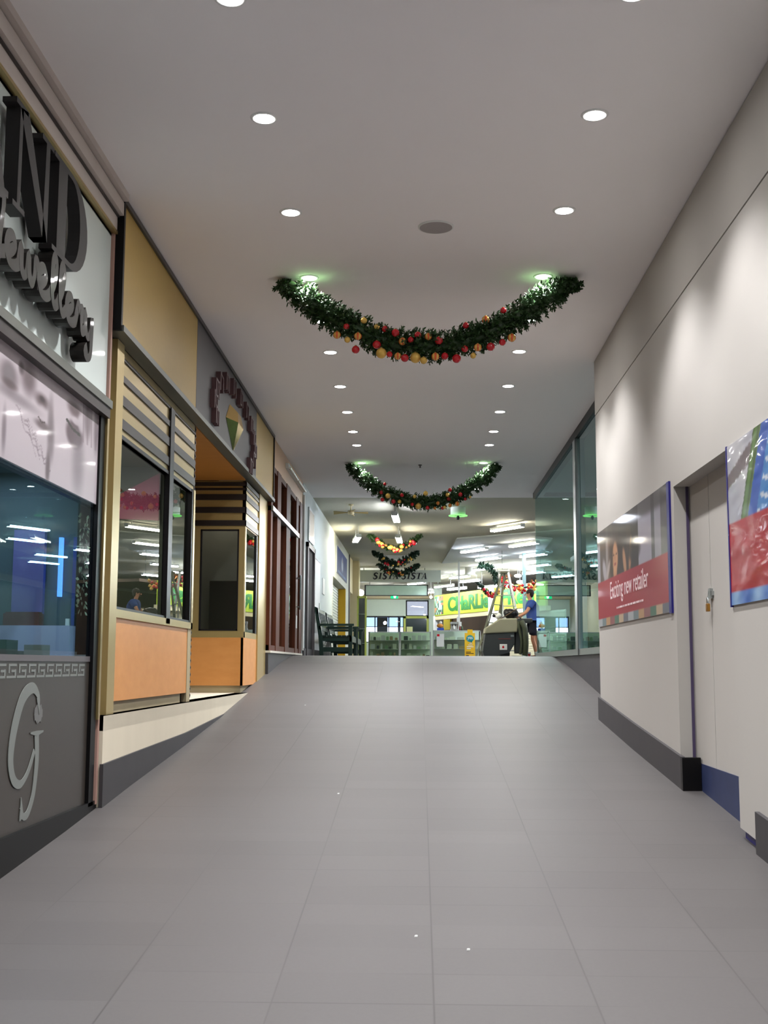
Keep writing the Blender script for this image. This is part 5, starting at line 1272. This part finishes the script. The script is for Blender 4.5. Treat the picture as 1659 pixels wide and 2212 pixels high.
# what lies on the machine
t = thing('black_bag', 'black bag lying on the scrubber tank', 'bag', (2.25, 30.0, 2.8))
mb = MB(); mb.ball((2.27, 29.95, 2.92), .17, 18, 12, sc=(1,.9,.8)); mb.ball((2.17, 29.95, 2.95), .1, 14, 10, sc=(.8,.8,1)); mb.ball((2.36,29.92,2.93),.1,14,10); mb.build('body', m_black, t)
mb = MB(); mb.tube(spline([(2.02,29.85,2.80),(2.2,29.78,2.9),(2.38,29.76,3.02),(2.42,29.8,3.04)], 5), .012, 8); mb.build('strap', mat('brown_strap', (88,70,54), .6), t)
t = thing('white_bottle', 'white spray bottle lying at the front of the tank top', 'bottle', (2.0, 29.9, 2.8))
mb = MB(); mb.tube([(1.90,29.9,2.83),(1.93,29.9,2.84),(1.99,29.9,2.88),(2.02,29.9,2.91)], [.03,.06,.06,.045], 14); mb.build('body', m_white, t)
mb = MB(); mb.ball((1.85,29.9,2.87), .04, 12, 8); mb.tube([(1.85,29.9,2.87),(1.89,29.9,2.83)], .014, 8); mb.build('trigger', m_black, t)
mb = MB(); mb.prism([(2.66,29.9,UP),(2.76,29.9,UP),(2.75,29.9,UP+.17),(2.67,29.9,UP+.17)], (0,.08,0)); mb.box(2.68,2.74,29.895,29.9,UP+.04,UP+.13,1); tag(mb.build('floor_bottle', [m_white, m_redb]), 'white bottle with red label on the floor at the person\'s feet', 'bottle')

# litter
for i, (x, y) in enumerate(((-1.32,14.03),(.20,5.25),(-.02,5.43),(-.58,8.73))):
    mb = MB(); z = gz(y); mb.prism([(x,y,z+.001),(x+.014,y+.004,z+.001),(x+.011,y+.013,z+.001),(x+.002,y+.011,z+.001)], (.001,.002,.006))
    tag(mb.build('paper_scrap', m_white), ['tiny white scrap high on the ramp near the plinth','tiny white scrap on the lower ramp right of the centre joint','tiny white scrap on the lower ramp beside the centre joint','tiny white scrap halfway up the ramp'][i], 'litter')

# ================================================================ the person
def skinbody(name, verts, edges, radii, m, root, parent=None, sub=2):
    me = bpy.data.meshes.new(name); me.from_pydata([tuple(v) for v in verts], edges, []); me.materials.append(m)
    o = bpy.data.objects.new(name, me); COL.objects.link(o)
    sk = o.modifiers.new('skin', 'SKIN'); sk.use_smooth_shade = True
    for i, r in enumerate(radii):
        sv = me.skin_vertices[0].data[i]; sv.radius = r if isinstance(r, tuple) else (r, r); sv.use_root = (i == root)
    s_ = o.modifiers.new('sub', 'SUBSURF'); s_.levels = sub; s_.render_levels = sub
    if parent is not None: setp(o, parent)
    return o
PX, PY = 2.90, 30.75
person = thing('person', 'person in blue polo shirt and dark shorts pushing the scrubber, seen from behind', 'person', (PX, PY, UP))
m_skin = mat('skin', (196,140,110), .5, var=.04); m_polo = mat('blue_polo', (56,82,150), .8, var=.08); m_short = mat('dark_navy_shorts', (26,28,44), .8); m_hair = mat('dark_brown_hair', (40,28,24), .6, var=.2, scale=60); m_shoe = mat('dark_shoe', (36,36,40), .5); m_sock = mat('white_sock', (220,220,216), .8)
def W(x, y, z): return Vector((PX+x, PY+y, UP+z))      # x towards the corridor's right, y away from the camera
HL, HR = W(-.47,-.35,1.03), W(-.42,.22,1.03)
V = [W(0,0,.95), W(0,0,1.10), W(-.02,0,1.28), W(-.05,0,1.42), W(-.07,0,1.50), W(-.09,0,1.56), W(-.105,0,1.64), W(-.10,0,1.71),   # pelvis..crown
     W(-.05,-.17,1.41), W(-.19,-.27,1.18), HL+Vector((.07,.03,.03)),              # near arm 8 9 10
     W(-.05,.17,1.41), W(-.17,.25,1.18), HR+Vector((.07,-.02,.03)),              # far arm 11 12 13
     W(.0,-.10,.86), W(-.03,-.11,.50), W(.03,-.12,.30), W(.06,-.12,.09), W(-.10,-.13,.045),     # near leg 14..18
     W(.02,.10,.86), W(.08,.11,.50), W(.16,.12,.30), W(.20,.12,.09), W(.05,.14,.045)]           # far leg 19..23
E_ = [(0,1),(1,2),(2,3),(3,4),(4,5),(5,6),(6,7),(3,8),(8,9),(9,10),(3,11),(11,12),(12,13),(0,14),(14,15),(15,16),(16,17),(17,18),(0,19),(19,20),(20,21),(21,22),(22,23)]
R_ = [(.13,.14),(.115,.13),(.125,.15),(.10,.13),.052,.058,.088,.062, .06,.044,.03, .06,.044,.03, .09,.058,.058,.04,.032, .09,.058,.058,.04,.032]
body = skinbody('body', V, E_, R_, m_skin, 0, person)
# fingers closing round the handle, as short chains rooted in each palm
def hand(nm, c, side):
    vs, es, rs = [c+Vector((.07,.0,.03)), c+Vector((.025,0,.02)), c+Vector((-.012,0,.012))], [(0,1),(1,2)], [(.026,.03),(.03,.036),(.022,.036)]
    for k, (dy, l_) in enumerate(((-.03,.9),(-.01,1.0),(.01,.96),(.03,.8))):
        i0 = len(vs); b0 = c+Vector((-.03,dy,.012))
        vs += [b0, b0+Vector((-.030*l_,0,-.010)), b0+Vector((-.034*l_,0,-.036*l_)), b0+Vector((-.014,0,-.05*l_))]
        es += [(2,i0),(i0,i0+1),(i0+1,i0+2),(i0+2,i0+3)]; rs += [.010,.009,.0085,.007]
    i0 = len(vs); vs += [c+Vector((.012,-.036*side,.0)), c+Vector((-.012,-.045*side,-.022)), c+Vector((-.03,-.03*side,-.04))]; es += [(1,i0),(i0,i0+1),(i0+1,i0+2)]; rs += [.012,.010,.008]
    return skinbody(nm, vs, es, rs, m_skin, 1, person, 1)
hand('hand', HL, -1); hand('hand', HR, 1)
tor = [0,1,2,3]
skinbody('polo_shirt', [W(0,0,.93), W(0,0,1.10), W(-.02,0,1.28), W(-.05,0,1.42), W(-.065,0,1.475), W(-.05,-.175,1.42), W(-.125,-.23,1.27), W(-.05,.175,1.42), W(-.115,.22,1.27)], [(0,1),(1,2),(2,3),(3,4),(3,5),(5,6),(3,7),(7,8)], [(.17,.20),(.155,.195),(.165,.215),(.14,.18),.078,.092,.082,.092,.082], m_polo, 1, person)
skinbody('shorts', [W(0,0,.96), W(0,-.10,.86), W(-.02,-.115,.70), W(-.03,-.115,.58), W(.02,.10,.86), W(.05,.11,.70), W(.07,.115,.58)], [(0,1),(1,2),(2,3),(0,4),(4,5),(5,6)], [(.18,.21),.135,.12,.112,.135,.12,.112], m_short, 0, person)
mb = MB(); mb.ball(W(-.072,0,1.685), .104, 20, 14, sc=(1.0,.94,.95)); mb.ball(W(-.045,0,1.63), .078, 16, 12, sc=(.8,1.05,1)); mb.build('hair', m_hair, person)
mb = MB()
for s_ in (-1,1): mb.ball(W(-.105,.088*s_,1.635), .024, 10, 8, sc=(.7,.5,1.3))
mb.build('ear', m_skin, person)
mb = MB(); mb.ball(W(-.205,0,1.625), .02, 10, 8, sc=(1,.7,1.1)); mb.ball(W(-.19,0,1.58), .02, 10, 8, sc=(.6,1.4,.35)); mb.build('nose', m_skin, person)
mb = MB()
for s_ in (-1,1): mb.ball(W(-.19,.034*s_,1.65), .011, 8, 6)
mb.build('eye', m_black, person)
for dx, dy in ((.02,-.12),(.17,.13)):
    mb = MB(); mb.ball(W(dx-.02,dy,.05), .05, 16, 10, sc=(2.6,.95,1.0)); mb.ball(W(dx+.04,dy,.075), .052, 14, 10, sc=(1.2,.9,1.1)); mb.build('shoe', m_shoe, person)
    mb = MB(); mb.tube([W(dx+.04,dy,.09), W(dx+.032,dy,.19)], .052, 14); mb.build('sock', m_sock, person)
